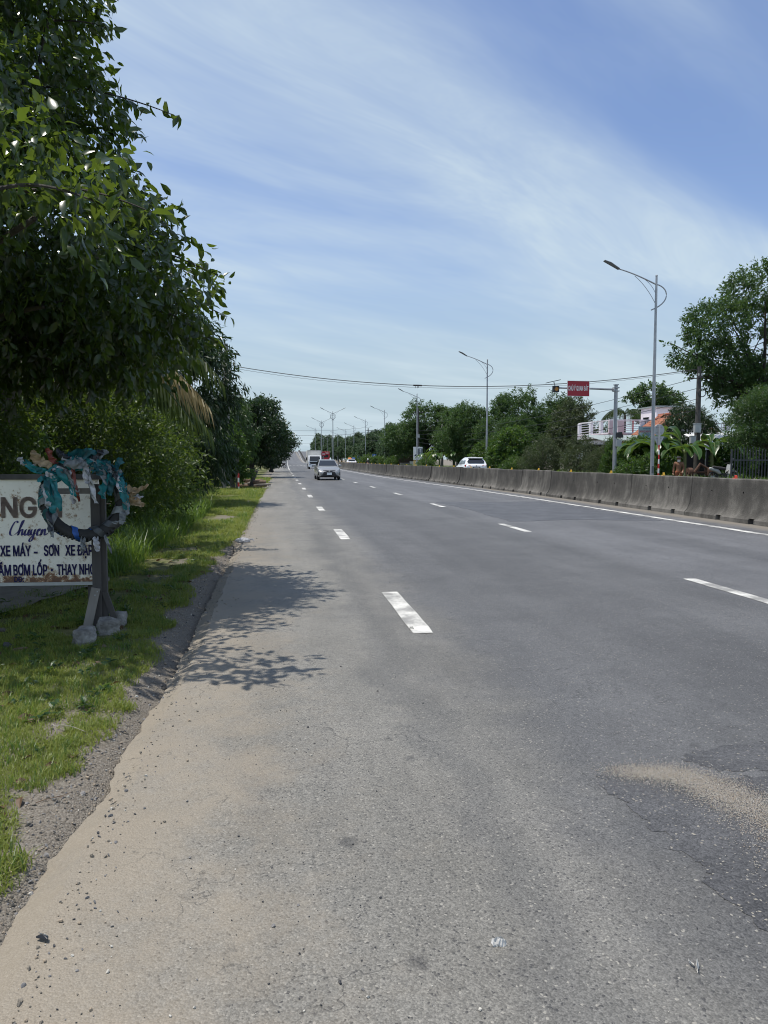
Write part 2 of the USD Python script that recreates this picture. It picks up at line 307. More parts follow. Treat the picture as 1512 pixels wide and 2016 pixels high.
usdkit.material(stage, L + "soil", {
    "g": ("geometry", {}), "sp": ("separate_xyz", {}), "n": ("noise_texture", {"scale": 1.5, "detail": 8.0, "roughness": 0.7}), "na": ("math", {"math_type": "multiply_add", "value2": 1.6, "value3": -0.8}),
    "x": ("math", {"math_type": "add"}),
    "k": ("map_range", {"range_type": "smoothstep", "from_min": -1.75, "from_max": -1.25, "clamp": True}),
    "f": ("noise_texture", {"scale": 55.0, "detail": 6.0, "roughness": 0.7}),
    "gr": ("rgb_ramp", {"ramp": [(0, (0.05, 0.055, 0.022)), (0.42, (0.085, 0.10, 0.035)), (0.55, (0.125, 0.13, 0.05)), (0.7, (0.18, 0.15, 0.09)), (1, (0.23, 0.19, 0.125))]}),
    "v": ("voronoi_texture", {"scale": 110.0}), "vs": ("separate_color", {}),
    "dr": ("rgb_ramp", {"ramp": [(0, (0.095, 0.083, 0.068)), (0.5, (0.175, 0.155, 0.128)), (0.8, (0.235, 0.215, 0.185)), (1, (0.31, 0.29, 0.26))]}),
    "dm": ("mix_float", {"fac": 0.5}), "m": ("mix", {}),
    "bh": ("math", {"math_type": "subtract"}), "bu": ("bump", {"strength": 1.0, "distance": 0.007}), "b": ("principled_bsdf", {"roughness": 0.9, "specular_ior_level": 0.2})},
    [("g.position", "sp.vector"), ("g.position", "n.vector"), ("n.fac", "na.value1"), ("sp.x", "x.value1"), ("na.value", "x.value2"), ("x.value", "k.value"),
     ("g.position", "f.vector"), ("n.fac", "gr.fac"), ("g.position", "v.vector"), ("v.color", "vs.color"), ("vs.r", "dm.a"), ("f.fac", "dm.b"), ("dm.result", "dr.fac"),
     ("k.result", "m.fac"), ("gr.color", "m.color1"), ("dr.color", "m.color2"), ("m.color", "b.base_color"), ("f.fac", "bh.value1"), ("v.distance", "bh.value2"), ("bh.value", "bu.height"), ("bu.normal", "b.normal")], surface="b.BSDF")

# ------------------------------------------------------------------ ground, path, road
rng = np.random.default_rng(7)
gnd = thing("ground", None, None, kind="structure")
xa = np.r_[-3000, -1200, -500, -200, -100, -60, -35, -20, -14, np.arange(-10, -3.6, 0.4), np.arange(-3.6, -0.3, 0.06), 0.2, 2, 6, 10, 14, 18, 19, 19.4, 20, 21, 23, 26, 30, 36, 45, 60, 100, 200, 500, 1200, 3000]
ya = np.r_[-3000, -500, -100, -30, -10, -4, -1, np.arange(0.5, 16, 0.07), np.arange(16, 40, 0.4), np.arange(40, 110, 3), np.arange(110, 900, 10), 1000, 1400, 2200, 4000]
part("terrain", grid_mesh(xa, ya, ground_z), L + "soil", gnd, True)

road = thing("road", None, None, kind="structure")
ye = np.r_[-40, -12, np.arange(-3, 1, 0.15), np.arange(1, 13, 0.03), np.arange(13, 30, 0.15), np.arange(30, 140, 1.0), np.arange(140, 880, 5.0)]
x0s = np.r_[0.0, 0.12, 0.4, 1.2, 3, 5.07, 7.4, 9.57, 11, 13, 15, 17, 19.2]
le = -0.77 + 0.05 * (meshkit.fbm(np.stack([ye * 1.7, 0 * ye, 0 * ye], -1), 3, 3) - 0.5) * 2 + 0.035 * (meshkit.fbm(np.stack([ye * 17, 0 * ye, 0 * ye], -1), 4, 23) - 0.5) - 0.17 * sstep(5, 1.6, ye)
rows = []
for i, x0 in enumerate(x0s):
    xx = le if i == 0 else (le + 0.12 if i == 1 else road_x(x0, ye))
    zz = road_z(ye) + (-0.045 if i == 0 else 0.0)
    rows.append(np.stack([xx, ye, zz], -1))
v = np.stack(rows, 0); n = len(ye)
i, j = np.meshgrid(np.arange(len(x0s) - 1), np.arange(n - 1), indexing="ij")
A, B, C, D = i * n + j, (i + 1) * n + j, (i + 1) * n + j + 1, i * n + j + 1
part("carriageway", trimesh.Trimesh(v.reshape(-1, 3), np.concatenate([np.stack([A, B, C], -1).reshape(-1, 3), np.stack([A, C, D], -1).reshape(-1, 3)]), process=False), L + "asphalt", road)

def strip(xl, xr, y0, y1, dz, step=4.0, wob=0.0):
    y = np.linspace(y0, y1, max(2, int(abs(y1 - y0) / step) + 1))
    w = lambda k: wob * (meshkit.fbm(np.stack([y * 3.1, 0 * y + k, 0 * y], -1), 3, 8) - 0.5)
    a = np.stack([road_x(xl, y) + w(0), y, road_z(y) + dz], -1); b = np.stack([road_x(xr, y) + w(9), y, road_z(y) + dz], -1)
    m = len(y); k = np.arange(m - 1)
    return trimesh.Trimesh(np.vstack([a, b]), np.vstack([np.stack([k, m + k, m + k + 1], -1), np.stack([k, m + k + 1, k + 1], -1)]), process=False)
for k in range(0, 13): part("lane_dash", strip(1.11, 1.29, 6.42 + 8.0 * k - (0.15 if k else 0), 8.50 + 8.0 * k - (0.15 if k else 0), 0.004, 0.25, 0.02), L + "paint", road)
for k in range(0, 26): part("lane_dash", strip(4.99, 5.15, 7.0 + 8.27 * k, 8.95 + 8.27 * k, 0.004, 0.25, 0.02), L + "paint", road)
part("edge_line", strip(1.12, 1.28, 108, 600, 0.006, 8), L + "paint", road)
part("edge_line", strip(9.48, 9.66, -8, 132, 0.004, 0.5, 0.05), L + "paint", road)
part("edge_line", strip(9.6, 9.8, 262, 600, 0.006, 8), L + "paint", road)
for k in range(8): part("crossing_bar", strip(1.6 + k * 0.95, 2.05 + k * 0.95, 176, 180, 0.006, 4), L + "paint", road)
part("stop_line", strip(1.3, 9.2, 186, 187, 0.006, 4), L + "paint", road)

def blob_sheet(poly, z, jag, seed, step=0.02):
    """a flat sheet with a ragged outline through the given corner points"""
    q = np.array(poly + poly[:1], float); out = []
    for a, b in zip(q[:-1], q[1:]):
        m = max(2, int(np.linalg.norm(b - a) / step)); out.append(a + (b - a) * np.linspace(0, 1, m, endpoint=False)[:, None])
    o = np.vstack(out); p3 = np.c_[o, 0 * o[:, :1]]
    o = o + np.stack([meshkit.fbm(p3 * 5, 5, seed) - 0.5, meshkit.fbm(p3 * 5, 5, seed + 40) - 0.5], -1) * jag + np.stack([meshkit.fbm(p3 * 26, 3, seed + 9) - 0.5, meshkit.fbm(p3 * 26, 3, seed + 49) - 0.5], -1) * min(jag, .12) * 1.1
    e = trimesh.creation.triangulate_polygon(Polygon(o).buffer(0), engine="earcut")
    s = trimesh.creation.extrude_polygon(Polygon(o).buffer(0), z + .012, engine="earcut"); s.apply_translation((0, 0, -.012)); return s
part("asphalt_patch", blob_sheet([(1.52, 0.8), (1.52, 2.6), (1.46, 3.3), (1.62, 3.47), (1.95, 3.30), (2.5, 3.2), (4.6, 3.15), (4.8, 0.8)], 0.0025, 0.10, 3), L + "patch_near", road)
part("asphalt_patch", blob_sheet([(2.10, 3.34), (1.98, 3.52), (2.3, 3.66), (3.4, 3.62), (4.6, 3.6), (4.6, 3.3)], 0.0022, 0.10, 6), L + "patch_near", road)
part("asphalt_patch", blob_sheet([(5.5, 17.8), (5.6, 22), (5.4, 26.5), (7.3, 26), (9.2, 26.3), (9.35, 22), (9.3, 17.5), (7.2, 18.2)], 0.003, 0.3, 12, 0.3), L + "patch_far", road)

def scatter(name, cat_label, protos, pos, rotz, scl, which, tilt=None, kind="stuff", smooth=False):
    """one uncountable mass of small pieces as a PointInstancer"""
    pi = UsdGeom.PointInstancer.Define(stage, "/World/" + name); meta(pi.GetPrim(), cat_label[0], cat_label[1], None, kind)
    t = []
    for k, (nm, me, m) in enumerate(protos):
        usdkit.mesh(stage, f"/World/{name}/{nm}", me, m, smooth); t.append(Sdf.Path(f"/World/{name}/{nm}"))
    pi.CreatePrototypesRel().SetTargets(t)
    pi.CreatePositionsAttr(Vt.Vec3fArray.FromNumpy(np.asarray(pos, np.float32))); pi.CreateProtoIndicesAttr(Vt.IntArray.FromNumpy(np.asarray(which, np.int32)))
    pi.CreateScalesAttr(Vt.Vec3fArray.FromNumpy(np.repeat(np.asarray(scl, np.float32).reshape(-1, 1), 3, 1) if np.ndim(scl) == 1 else np.asarray(scl, np.float32)))
    h = np.asarray(rotz) / 2; tl = (np.zeros_like(h) if tilt is None else np.asarray(tilt) / 2)
    q = np.stack([np.cos(h) * np.cos(tl), np.cos(h) * np.sin(tl), np.sin(h) * np.sin(tl), np.sin(h) * np.cos(tl)], -1)
    pi.CreateOrientationsAttr(Vt.QuathArray([Gf.Quath(float(a), float(b), float(c), float(d)) for a, b, c, d in q]))
    return pi

def pebble(seed, flat=0.6):
    r = np.random.default_rng(seed); p = unit(r.normal(size=(14, 3))) * r.uniform(0.75, 1.0, (14, 1)) * [1, 0.8, flat]
    return trimesh.Trimesh(p, process=False).convex_hull
mat("clod", (0.14, 0.122, 0.10), (0.21, 0.19, 0.155), 5, 0.95); mat("stone_grey", (0.13, 0.13, 0.135), (0.22, 0.21, 0.20), 3, 0.8); mat("stone_tan", (0.24, 0.19, 0.14), (0.33, 0.28, 0.21), 3, 0.85); mat("stone_dark", (0.03, 0.03, 0.034), (0.06, 0.06, 0.062), 3, 0.7)
mat("stone_pale", (0.42, 0.40, 0.35), (0.5, 0.48, 0.43), 3, 0.8); mat("sand_grain", (0.29, 0.262, 0.222), (0.37, 0.34, 0.295), 3, 0.9)
N = 15000
gy = 1.5 + 24 * rng.random(N) ** 1.9; ce = -1.02 + 0.12 * sstep(8, 24, gy); gx = ce + rng.normal(0, 0.19, N) * (1 - 0.3 * sstep(6, 24, gy))
sz = np.clip(rng.lognormal(-5.35, 0.45, N), 0.002, 0.014) * (1 + gy * 0.03)
scatter("gravel", ("loose grey and tan gravel along the broken left edge of the asphalt", "gravel"), [("pebble", pebble(1), L + "stone_grey"), ("pebble_001", pebble(2), L + "stone_tan"), ("pebble_002", pebble(3), L + "stone_dark"), ("pebble_003", pebble(4), L + "stone_pale"), ("clod", pebble(5, .8), L + "clod")],
        np.c_[gx, gy, np.maximum(ground_z(gx, gy), np.where(gx > -0.75, 0.001, -1)) + sz * 0.25], rng.uniform(0, 6.28, N), sz, rng.choice(5, N, p=[.25, .22, .05, .05, .43]), rng.uniform(0, 1, N))
N = 900
gy = 1.7 + 9 * rng.random(N) ** 1.6; gx = rng.choice([-0.35, 0.05, 0.25, -0.1, 0.8, 1.6], N, p=[.3, .3, .15, .15, .05, .05]) + rng.normal(0, 0.22, N); sz = np.clip(rng.lognormal(-5.85, 0.45, N), 0.0012, 0.010)
scatter("loose_chippings", ("small dark stone chippings strewn on the dusty asphalt", "chippings"), [("chip", pebble(11), L + "stone_dark"), ("chip_001", pebble(12), L + "stone_grey"), ("chip_002", pebble(13), L + "stone_pale")],
        np.c_[gx, gy, 0.001 + sz * 0.35], rng.uniform(0, 6.28, N), sz, rng.choice(3, N, p=[.6, .25, .15]), rng.uniform(0, 1, N))
N = 26000   # the tongue of spilled sand
t = rng.random(N) ** 0.8; cx = np.interp(t, [0, .25, .6, 1], [1.58, 1.88, 2.02, 2.12]); cy = np.interp(t, [0, .25, .6, 1], [3.40, 3.34, 2.95, 2.2]); wd = np.interp(t, [0, .3, .7, 1], [.05, .085, .10, .19])
px, py = cx + rng.normal(0, 1, N) * wd, cy + rng.normal(0, 1, N) * wd * 0.9; sz = rng.uniform(0.0010, 0.0032, N)
scatter("spilled_sand", ("tan grit and sand spilled over the dark asphalt patch in the right foreground", "sand"), [("grain", pebble(21, 0.8), L + "sand_grain"), ("grain_001", pebble(22, 0.8), L + "stone_tan"), ("grain_002", pebble(23, 0.8), L + "stone_pale")],
        np.c_[px, py, 0.005 + sz * 0.6], rng.uniform(0, 6.28, N), sz, rng.choice(3, N, p=[.55, .25, .2]))
path_pts = np.array([(-9, 7.4), (-3.4, 8.1), (-2.9, 9.6), (-4.0, 15), (-5, 25), (-4.6, 37), (-3.0, 41), (-1.6, 43)])
def path_mesh():
    s = np.linspace(0, 1, 60); u = np.linspace(0, 1, len(path_pts)); c = np.c_[np.interp(s, u, path_pts[:, 0]), np.interp(s, u, path_pts[:, 1])]
    t = unit(np.gradient(c, axis=0)); nrm = np.c_[-t[:, 1], t[:, 0]]; w = 0.75 + 0.3 * (meshkit.fbm(np.c_[s * 20, s * 0, s * 0], 3, 2) - 0.5)
    out = [np.c_[c + nrm * (w * k)[:, None], ground_z(*(c + nrm * (w * k)[:, None]).T) + 0.035] for k in (-1, -0.5, 0, 0.5, 1)]
    v = np.stack(out, 0); n = 60; i, j = np.meshgrid(np.arange(4), np.arange(n - 1), indexing="ij"); A, B, C, D = i * n + j, (i + 1) * n + j, (i + 1) * n + j + 1, i * n + j + 1
    return trimesh.Trimesh(v.reshape(-1, 3), np.concatenate([np.stack([A, C, B], -1).reshape(-1, 3), np.stack([A, D, C], -1).reshape(-1, 3)]), process=False)
mat("packed_dirt", (0.13, 0.115, 0.095), (0.20, 0.185, 0.16), 2.5, 0.9, 0.01, 25)
pth = part("path", path_mesh(), L + "packed_dirt", None, True); meta(pth.GetPrim() if hasattr(pth, "GetPrim") else pth, kind="structure")

# ------------------------------------------------------------------ concrete barrier between the carriageways
usdkit.material(stage, L + "barrier_concrete", {
    "g": ("geometry", {}), "oi": ("object_info", {}), "mp": ("mapping", {"scale": (1, 1, 0.22)}), "n1": ("noise_texture", {"scale": 3.2, "detail": 8.0, "roughness": 0.7}), "n2": ("noise_texture", {"scale": 1.3, "detail": 8.0, "roughness": 0.68}),
    "sp": ("separate_xyz", {}),
    "r1": ("rgb_ramp", {"ramp": [(0, (0.028, 0.027, 0.025)), (0.40, (0.048, 0.046, 0.042)), (0.53, (0.082, 0.078, 0.070)), (0.66, (0.16, 0.152, 0.137)), (1, (0.29, 0.275, 0.25))]}),
    "mixn": ("mix_float", {"fac": 0.5}), "zt": ("map_range", {"range_type": "smoothstep", "from_min": 0.02, "from_max": 0.30, "to_min": 0.10, "to_max": 0.0, "clamp": True}), "zt2": ("map_range", {"range_type": "smoothstep", "from_min": 0.90, "from_max": 1.05, "to_min": 0.0, "to_max": 0.05, "clamp": True}),
    "a": ("math", {"math_type": "add"}), "a2": ("math", {"math_type": "add"}), "ro": ("map_range", {"to_min": -0.07, "to_max": 0.07}), "a3": ("math", {"math_type": "add"}),
    "f": ("noise_texture", {"scale": 30.0, "detail": 7.0, "roughness": 0.7}), "bu": ("bump", {"strength": 1.0, "distance": 0.012}), "b": ("principled_bsdf", {"roughness": 0.88, "specular_ior_level": 0.25})},
    [("g.position", "mp.vector"), ("mp.vector", "n1.vector"), ("g.position", "n2.vector"), ("n1.fac", "mixn.a"), ("n2.fac", "mixn.b"), ("g.position", "sp.vector"), ("sp.z", "zt.value"), ("sp.z", "zt2.value"),
     ("mixn.result", "a.value1"), ("zt.result", "a.value2"), ("a.value", "a2.value1"), ("zt2.result", "a2.value2"), ("oi.random", "ro.value"), ("a2.value", "a3.value1"), ("ro.result", "a3.value2"), ("a3.value", "r1.fac"),
     ("r1.color", "b.base_color"), ("g.position", "f.vector"), ("f.fac", "bu.height"), ("bu.normal", "b.normal")], surface="b.BSDF")

mat("reflector_yellow", (0.72, 0.42, 0.03), None, rough=0.3); mat("reflector_red", (0.75, 0.06, 0.03), None, rough=0.3); mat("hole_dark", (0.012, 0.012, 0.012), None, rough=0.9)
half = [(0.30, 0.0), (0.295, 0.10), (0.22, 0.19), (0.155, 0.34), (0.125, 0.55), (0.105, 0.80), (0.095, 1.01), (0.08, 1.03)]
prof = [(x, z) for x, z in half] + [(-x, z) for x, z in half[::-1]]
def barrier_mesh(length, detail=True, seed=0):
    cs = m3.CrossSection([np.array(prof)]); b = m3.Manifold.extrude(cs, length, int(length / 0.12) if detail else 0).rotate((90, 0, 0)).translate((0, length, 0))
    if detail:
        for k in (0.62, 1.97 if length > 3 else 1.3):
            b -= m3.Manifold.cube((0.9, 0.20, 0.13), True).translate((0, k, 0.064))
            b -= m3.Manifold.cylinder(0.4, 0.028, 0.028, 10, True).rotate((0, 90, 0)).translate((0, k + 0.6, 0.70))
        t = to_tm(b); t = t.subdivide_to_size(0.35) if False else t
        vv = t.vertices; nz = (meshkit.fbm(vv * 2.2 + seed * 17, 4, seed) - 0.5)
        t.vertices = vv + np.c_[np.sign(vv[:, 0]) * nz * 0.02, 0 * nz, (vv[:, 2] > 0.9) * nz * 0.02]
        return t
    return to_tm(b)
def make_barrier(loc, rz, label, seed, red=False):
    t = thing("concrete_barrier", label, "barrier", loc, rz, group=None)
    part("body", barrier_mesh(3.53, True, seed), L + "barrier_concrete", t, 25)
    r = hull([(-0.028, -0.04, 0), (0.028, -0.04, 0), (-0.024, -0.025, 0.07), (0.024, -0.025, 0.07)], 0.008, 6) + hull([(-0.03, 0.06, 0), (0.03, 0.06, 0), (-0.03, -0.03, 0.0), (0.03, -0.03, 0.0)], 0.008, 6)
    rt = to_tm(r); rt.apply_translation((0, 1.75, 1.035)); part("reflector", rt, L + ("reflector_red" if red else "reflector_yellow"), t)
    return t
seg, near_b = 3.55, []
landmarks = {2: "concrete barrier segment at the right edge of the frame, nearest in view", 3: "concrete barrier segment with the red reflector, in front of the metal gate", 4: "concrete barrier segment in front of the rusty plough and the woman", 5: "concrete barrier segment in front of the red and white striped sign post",
             6: "concrete barrier segment in front of the pole that carries the red overhead sign", 7: "concrete barrier segment beside the grey awning of the white house", 10: "concrete barrier segment with a pale stained foot, in front of the bright green bush", 12: "concrete barrier segment in front of the white hatchback that drives away"}
def ordinal(n): return "%d%s" % (n, "th" if 10 < n % 100 < 14 else {1: "st", 2: "nd", 3: "rd"}.get(n % 10, "th"))
for k in range(1, 34):
    y0 = 8.55 + seg * k; y1 = y0 + seg; xx0, xx1 = float(road_x(11.0, y0)), float(road_x(11.0, y1)); rz = -math.atan2(xx1 - xx0, seg)
    lab = landmarks.get(k, f"weathered grey concrete barrier segment, {ordinal(k - 1)} along the row counted from the right edge" if k > 1 else "weathered grey concrete barrier segment just outside the right edge of the frame")
    if k < 5: near_b.append(make_barrier((xx0, y0, 0), rz, lab, k, k == 2)); 
    else: copy_of(near_b[[0, 2, 3][(k * 7) % 3]], lab, (xx0 + .022 * math.sin(k * 5.1), y0, .012 * math.sin(k * 3.3) - .006), rz + .006 * math.sin(k * 2.7))
far_b = None
for k in range(32):
    y0 = 258 + 10.0 * k; xx0, xx1 = float(road_x(11.0, y0)), float(road_x(11.0, y0 + 10)); rz = -math.atan2(xx1 - xx0, 10.0); z0, z1 = float(road_z(y0)), float(road_z(y0 + 10))
    lab = "far grey median barrier length climbing the bridge ramp behind the white truck"
    if far_b is None:
        far_b = thing("median_barrier", lab, "barrier", (xx0, y0, z0), rz, group="far median barrier lengths on the bridge ramp"); part("body", barrier_mesh(10.0, False), L + "barrier_concrete", far_b)
    else: copy_of(far_b, lab, (xx0, y0, (z0 + z1) / 2 - 0.12), rz, group="far median barrier lengths on the bridge ramp")

# ------------------------------------------------------------------ vegetation builders
mat("bark", (0.055, 0.045, 0.036), (0.11, 0.095, 0.08), 7, 0.9, 0.02, 18, stretch=(1, 1, 0.35)); mat("bark_dark", (0.022, 0.019, 0.016), (0.05, 0.043, 0.036), 7, 0.9, 0.02, 18, stretch=(1, 1, 0.35))
leafmat("leaf_big", [(0.022, 0.046, 0.012), (0.038, 0.070, 0.016), (0.060, 0.100, 0.020), (0.105, 0.150, 0.030)], (0.22, 0.32, 0.03), 0.34, 0.27, 0.65)
leafmat("leaf_mango", [(0.016, 0.036, 0.011), (0.026, 0.054, 0.015), (0.040, 0.074, 0.020), (0.062, 0.098, 0.026)], (0.08, 0.16, 0.03), 0.25, 0.36)
leafmat("leaf_belt", [(0.034, 0.075, 0.026), (0.050, 0.104, 0.034), (0.070, 0.135, 0.042), (0.10, 0.17, 0.052)], (0.17, 0.28, 0.05), 0.34, 0.5, 0.3)
leafmat("leaf_round", [(0.030, 0.070, 0.020), (0.044, 0.098, 0.026), (0.062, 0.125, 0.034), (0.095, 0.165, 0.042)], (0.16, 0.27, 0.04), 0.32, 0.42)
leafmat("leaf_bright", [(0.028, 0.072, 0.014), (0.045, 0.105, 0.018), (0.065, 0.14, 0.022), (0.10, 0.18, 0.03)], (0.20, 0.34, 0.03), 0.35, 0.42)
leafmat("leaf_olive", [(0.045, 0.065, 0.026), (0.065, 0.092, 0.034), (0.085, 0.118, 0.042), (0.115, 0.145, 0.052)], (0.14, 0.19, 0.05), 0.30, 0.5)
leafmat("leaf_yellow", [(0.030, 0.062, 0.014), (0.050, 0.092, 0.018), (0.075, 0.125, 0.024), (0.13, 0.17, 0.03)], (0.22, 0.32, 0.03), 0.38, 0.45)
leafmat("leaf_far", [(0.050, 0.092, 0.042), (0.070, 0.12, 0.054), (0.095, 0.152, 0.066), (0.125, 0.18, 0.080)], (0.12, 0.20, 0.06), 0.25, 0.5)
leafmat("frond_green", [(0.030, 0.055, 0.016), (0.045, 0.075, 0.022), (0.065, 0.095, 0.030)], (0.16, 0.22, 0.04), 0.3, 0.35)
leafmat("frond_dry", [(0.24, 0.20, 0.095), (0.34, 0.29, 0.15), (0.44, 0.38, 0.22)], (0.35, 0.27, 0.12), 0.3, 0.5)
leafmat("leaf_banana", [(0.030, 0.075, 0.015), (0.042, 0.095, 0.020), (0.062, 0.125, 0.026)], (0.18, 0.28, 0.04), 0.32, 0.32)
leafmat("blade", [(0.18, 0.22, 0.040), (0.25, 0.29, 0.055), (0.32, 0.35, 0.08), (0.42, 0.41, 0.15), (0.50, 0.45, 0.23)], (0.36, 0.42, 0.08), 0.45, 0.5)
leafmat("blade_tall", [(0.055, 0.115, 0.020), (0.082, 0.16, 0.030), (0.12, 0.20, 0.042), (0.17, 0.25, 0.055)], (0.28, 0.42, 0.05), 0.42, 0.42)
leafmat("flower_yellow", [(0.55, 0.33, 0.02), (0.65, 0.42, 0.03)], (0.6, 0.4, 0.03), 0.3, 0.5); leafmat("flower_orange", [(0.55, 0.14, 0.02), (0.62, 0.20, 0.03)], (0.6, 0.2, 0.03), 0.3, 0.5)

def leaves(base, d, nrm, Ln, Wd, fine=False, bend=0.25):
    """many leaves as one triangle soup: base points, directions, face normals, lengths and widths"""
    n = len(base); d = unit(d); s = unit(np.cross(d, nrm)); u = np.cross(s, d); Ln, Wd = Ln[:, None], Wd[:, None]
    if not fine:
        mid = base + d * Ln * 0.45
        V = np.stack([base, mid + s * Wd / 2 + u * Wd * 0.13, base + d * Ln - u * Ln * bend * 0.4, mid - s * Wd / 2 + u * Wd * 0.13], 1)
        F = np.array([[0, 1, 2], [0, 2, 3]])
    else:
        p = lambda t: base + d * Ln * t - u * Ln * bend * t * t
        w1, w2 = Wd * 0.44, Wd * 0.40
        V = np.stack([base, p(.33) + s * w1 + u * w1 * .35, p(.68) + s * w2 + u * w2 * .35, p(1.0), p(.68) - s * w2 + u * w2 * .35, p(.33) - s * w1 + u * w1 * .35, p(.33), p(.68)], 1)
        F = np.array([[0, 1, 6], [6, 1, 2], [6, 2, 7], [7, 2, 3], [0, 6, 5], [6, 4, 5], [6, 7, 4], [7, 3, 4]])
    k = V.shape[1]
    return trimesh.Trimesh(V.reshape(-1, 3), (F[None] + (np.arange(n) * k)[:, None, None]).reshape(-1, 3), process=False)

def sprays(rg, blobs, n, shell=0.75, freq=0.8, thr=0.40, seed=0, under=1.0):
    """twig tips spread through lumpy ellipsoids: points and outward directions"""
    B = np.array(blobs, float); w = (B[:, 3] * B[:, 4] + B[:, 4] * B[:, 5] + B[:, 3] * B[:, 5]); w /= w.sum()
    P, O = [], []; got = 0
    while got < n:
        m = n * 2; k = rg.choice(len(B), m, p=w); d = unit(rg.normal(size=(m, 3)))
        r = np.where(rg.random(m) < shell, rg.uniform(0.72, 1.0, m), rg.uniform(0.2, 0.8, m))
        lump = 0.78 + 0.44 * meshkit.fbm(d * 2.6 + k[:, None] * 7.7, 3, seed)
        p = B[k, :3] + d * r[:, None] * lump[:, None] * B[k, 3:6]
        keep = meshkit.fbm(p * freq + 31, 3, seed + 5) > thr
        keep &= (d[:, 2] > -0.75) | (rg.random(m) < under)
        for q in range(len(B)):                                   # thin out what lies deep inside another lump
            e = np.linalg.norm((p - B[q, :3]) / B[q, 3:6], axis=1); keep &= (e > 0.55) | (k == q) | (rg.random(m) < 0.25)
        P.append(p[keep]); O.append(d[keep]); got += keep.sum()
    return np.vstack(P)[:n], np.vstack(O)[:n]

def foliage(rg, P, O, per, L0, W0, droop=0.35, spread=0.9, twig=0.5, fine=False, jit=0.3, bend=0.3, up=0.8):
    n = len(P); N = n * per; P2, O2 = np.repeat(P, per, 0), np.repeat(O, per, 0)
    td = unit(O2 + np.repeat(rg.normal(size=(n, 3)) * 0.55, per, 0) + [0, 0, 0.1]); t = np.tile(np.linspace(0, 1, per), n)
    b = P2 + td * (t * twig)[:, None] + rg.normal(size=(N, 3)) * twig * 0.10
    d = unit(td * 0.6 + unit(rg.normal(size=(N, 3))) * spread + [0, 0, -droop]); nr = unit(rg.normal(size=(N, 3)) * 0.6 + [0, 0, up])
    Ln = L0 * (1 + rg.uniform(-jit, jit, N)); return leaves(b, d, nr, Ln, W0 / L0 * Ln * rg.uniform(0.85, 1.15, N), fine, bend), b, d, nr, Ln

def limbs(rg, base, blobs, r0, fork=None, extra=2, sides=8):
    """a tapered trunk that forks into limbs which reach into every lump of the crown"""
    B = np.array(blobs, float); base = np.asarray(base, float); c = B[:, :3].mean(0)
    fork = np.asarray(fork if fork is not None else base + (c - base) * [0.35, 0.35, 0.5], float)
    t = np.linspace(0, 1, 8)[:, None]; ln = base + (fork - base) * t + np.sin(t * 5 + 1) * r0 * 0.35 * np.array([1, 0.6, 0])
    tr = tube(ln, r0 * (1.25 - 0.45 * t[:, 0] + 0.5 * np.exp(-t[:, 0] * 14)), 10); br = []
    for b in B:
        for q in range(extra):
            e = b[:3] + (rg.normal(size=3) * 0.45 * b[3:6] if q else np.zeros(3)); m = (fork + e) / 2 + rg.normal(size=3) * 0.10 * np.linalg.norm(e - fork) + [0, 0, 0.12 * np.linalg.norm(e - fork)]
            pp = bez(ln[-2], fork + (fork - ln[-2]) * 1.5, m, e, 9); br.append(tube(pp, r0 * np.linspace(0.62 if q == 0 else 0.4, 0.10, 9), sides))
            for z in range(3):
                s = pp[4 + z]; e2 = s + unit(rg.normal(size=3) + [0, 0, 0.3]) * np.mean(b[3:6]) * 0.7; br.append(tube(bez(s, s + (e2 - s) * 0.4 + [0, 0, .05], e2 - [0, 0, 0.02], e2, 5), r0 * np.linspace(0.16, 0.04, 5), 5))
    return tr, cat(*br)

def tree(name, label, category, loc, blobs, n, per, L0, W0, leaf, r0, seed, bark="bark", fork=None, rz=0.0, scale=1.0, group=None, base=(0, 0, 0), shell=.75, freq=.8, thr=.42, droop=.35, spread=.9, twig=.5, extra=2, bend=.3, up=.8, fine=False):
    rg = np.random.default_rng(seed); t = thing(name, label, category, loc, rz, scale, group)
    tr, br = limbs(rg, base, blobs, r0, fork, extra); part("trunk", tr, L + bark, t, True); part("limbs", br, L + bark, t, True)
    P, O = sprays(rg, blobs, n, shell, freq, thr, seed); part("crown", foliage(rg, P, O, per, L0, W0, droop, spread, twig, fine, bend=bend, up=up)[0], L + leaf, t, kind="stuff"); return t

# the big-leaved tree on the left, nearest to the camera; its largest leaves are leaves of their own
rg = np.random.default_rng(41)
near_blobs = [(-3.1, 9.0, 3.95, 1.75, 2.7, 1.1), (-1.95, 9.2, 3.55, 1.1, 2.0, 0.75), (-3.75, 9.0, 6.2, 1.65, 2.2, 1.6), (-1.95, 9.6, 2.95, 1.05, 1.4, 0.55), (-5.4, 9.5, 5.0, 2.0, 2.6, 2.0), (-2.6, 9.0, 5.35, 0.85, 1.2, 0.45), (-2.55, 9.2, 6.95, 0.55, 1.0, 0.95), (-2.05, 5.7, 3.3, .95, .6, .42), (-2.7, 6.6, 3.6, .9, .9, .45), (-3.3, 7.4, 4.4, 1.1, 1.2, 1.0), (-3.4, 9.6, 2.95, 1.5, 1.6, .6), (-4.6, 8.0, 3.4, 1.4, 1.4, .9), (-4.3, 8.6, 7.2, 1.3, 1.6, .7)]
nt = thing("broadleaf_tree", "tall dark big-leaved tree overhanging the left verge, its branch tips against the sky", "tree", (0, 0, 0))
tr, br = limbs(rg, (-4.9, 9.6, -0.1), near_blobs, 0.20, (-4.3, 9.3, 2.6), 3); part("trunk", tr, L + "bark_dark", nt, True); part("limbs", br, L + "bark_dark", nt, True)
P, O = sprays(rg, near_blobs, 5600, 0.70, 1.0, 0.37, 4)
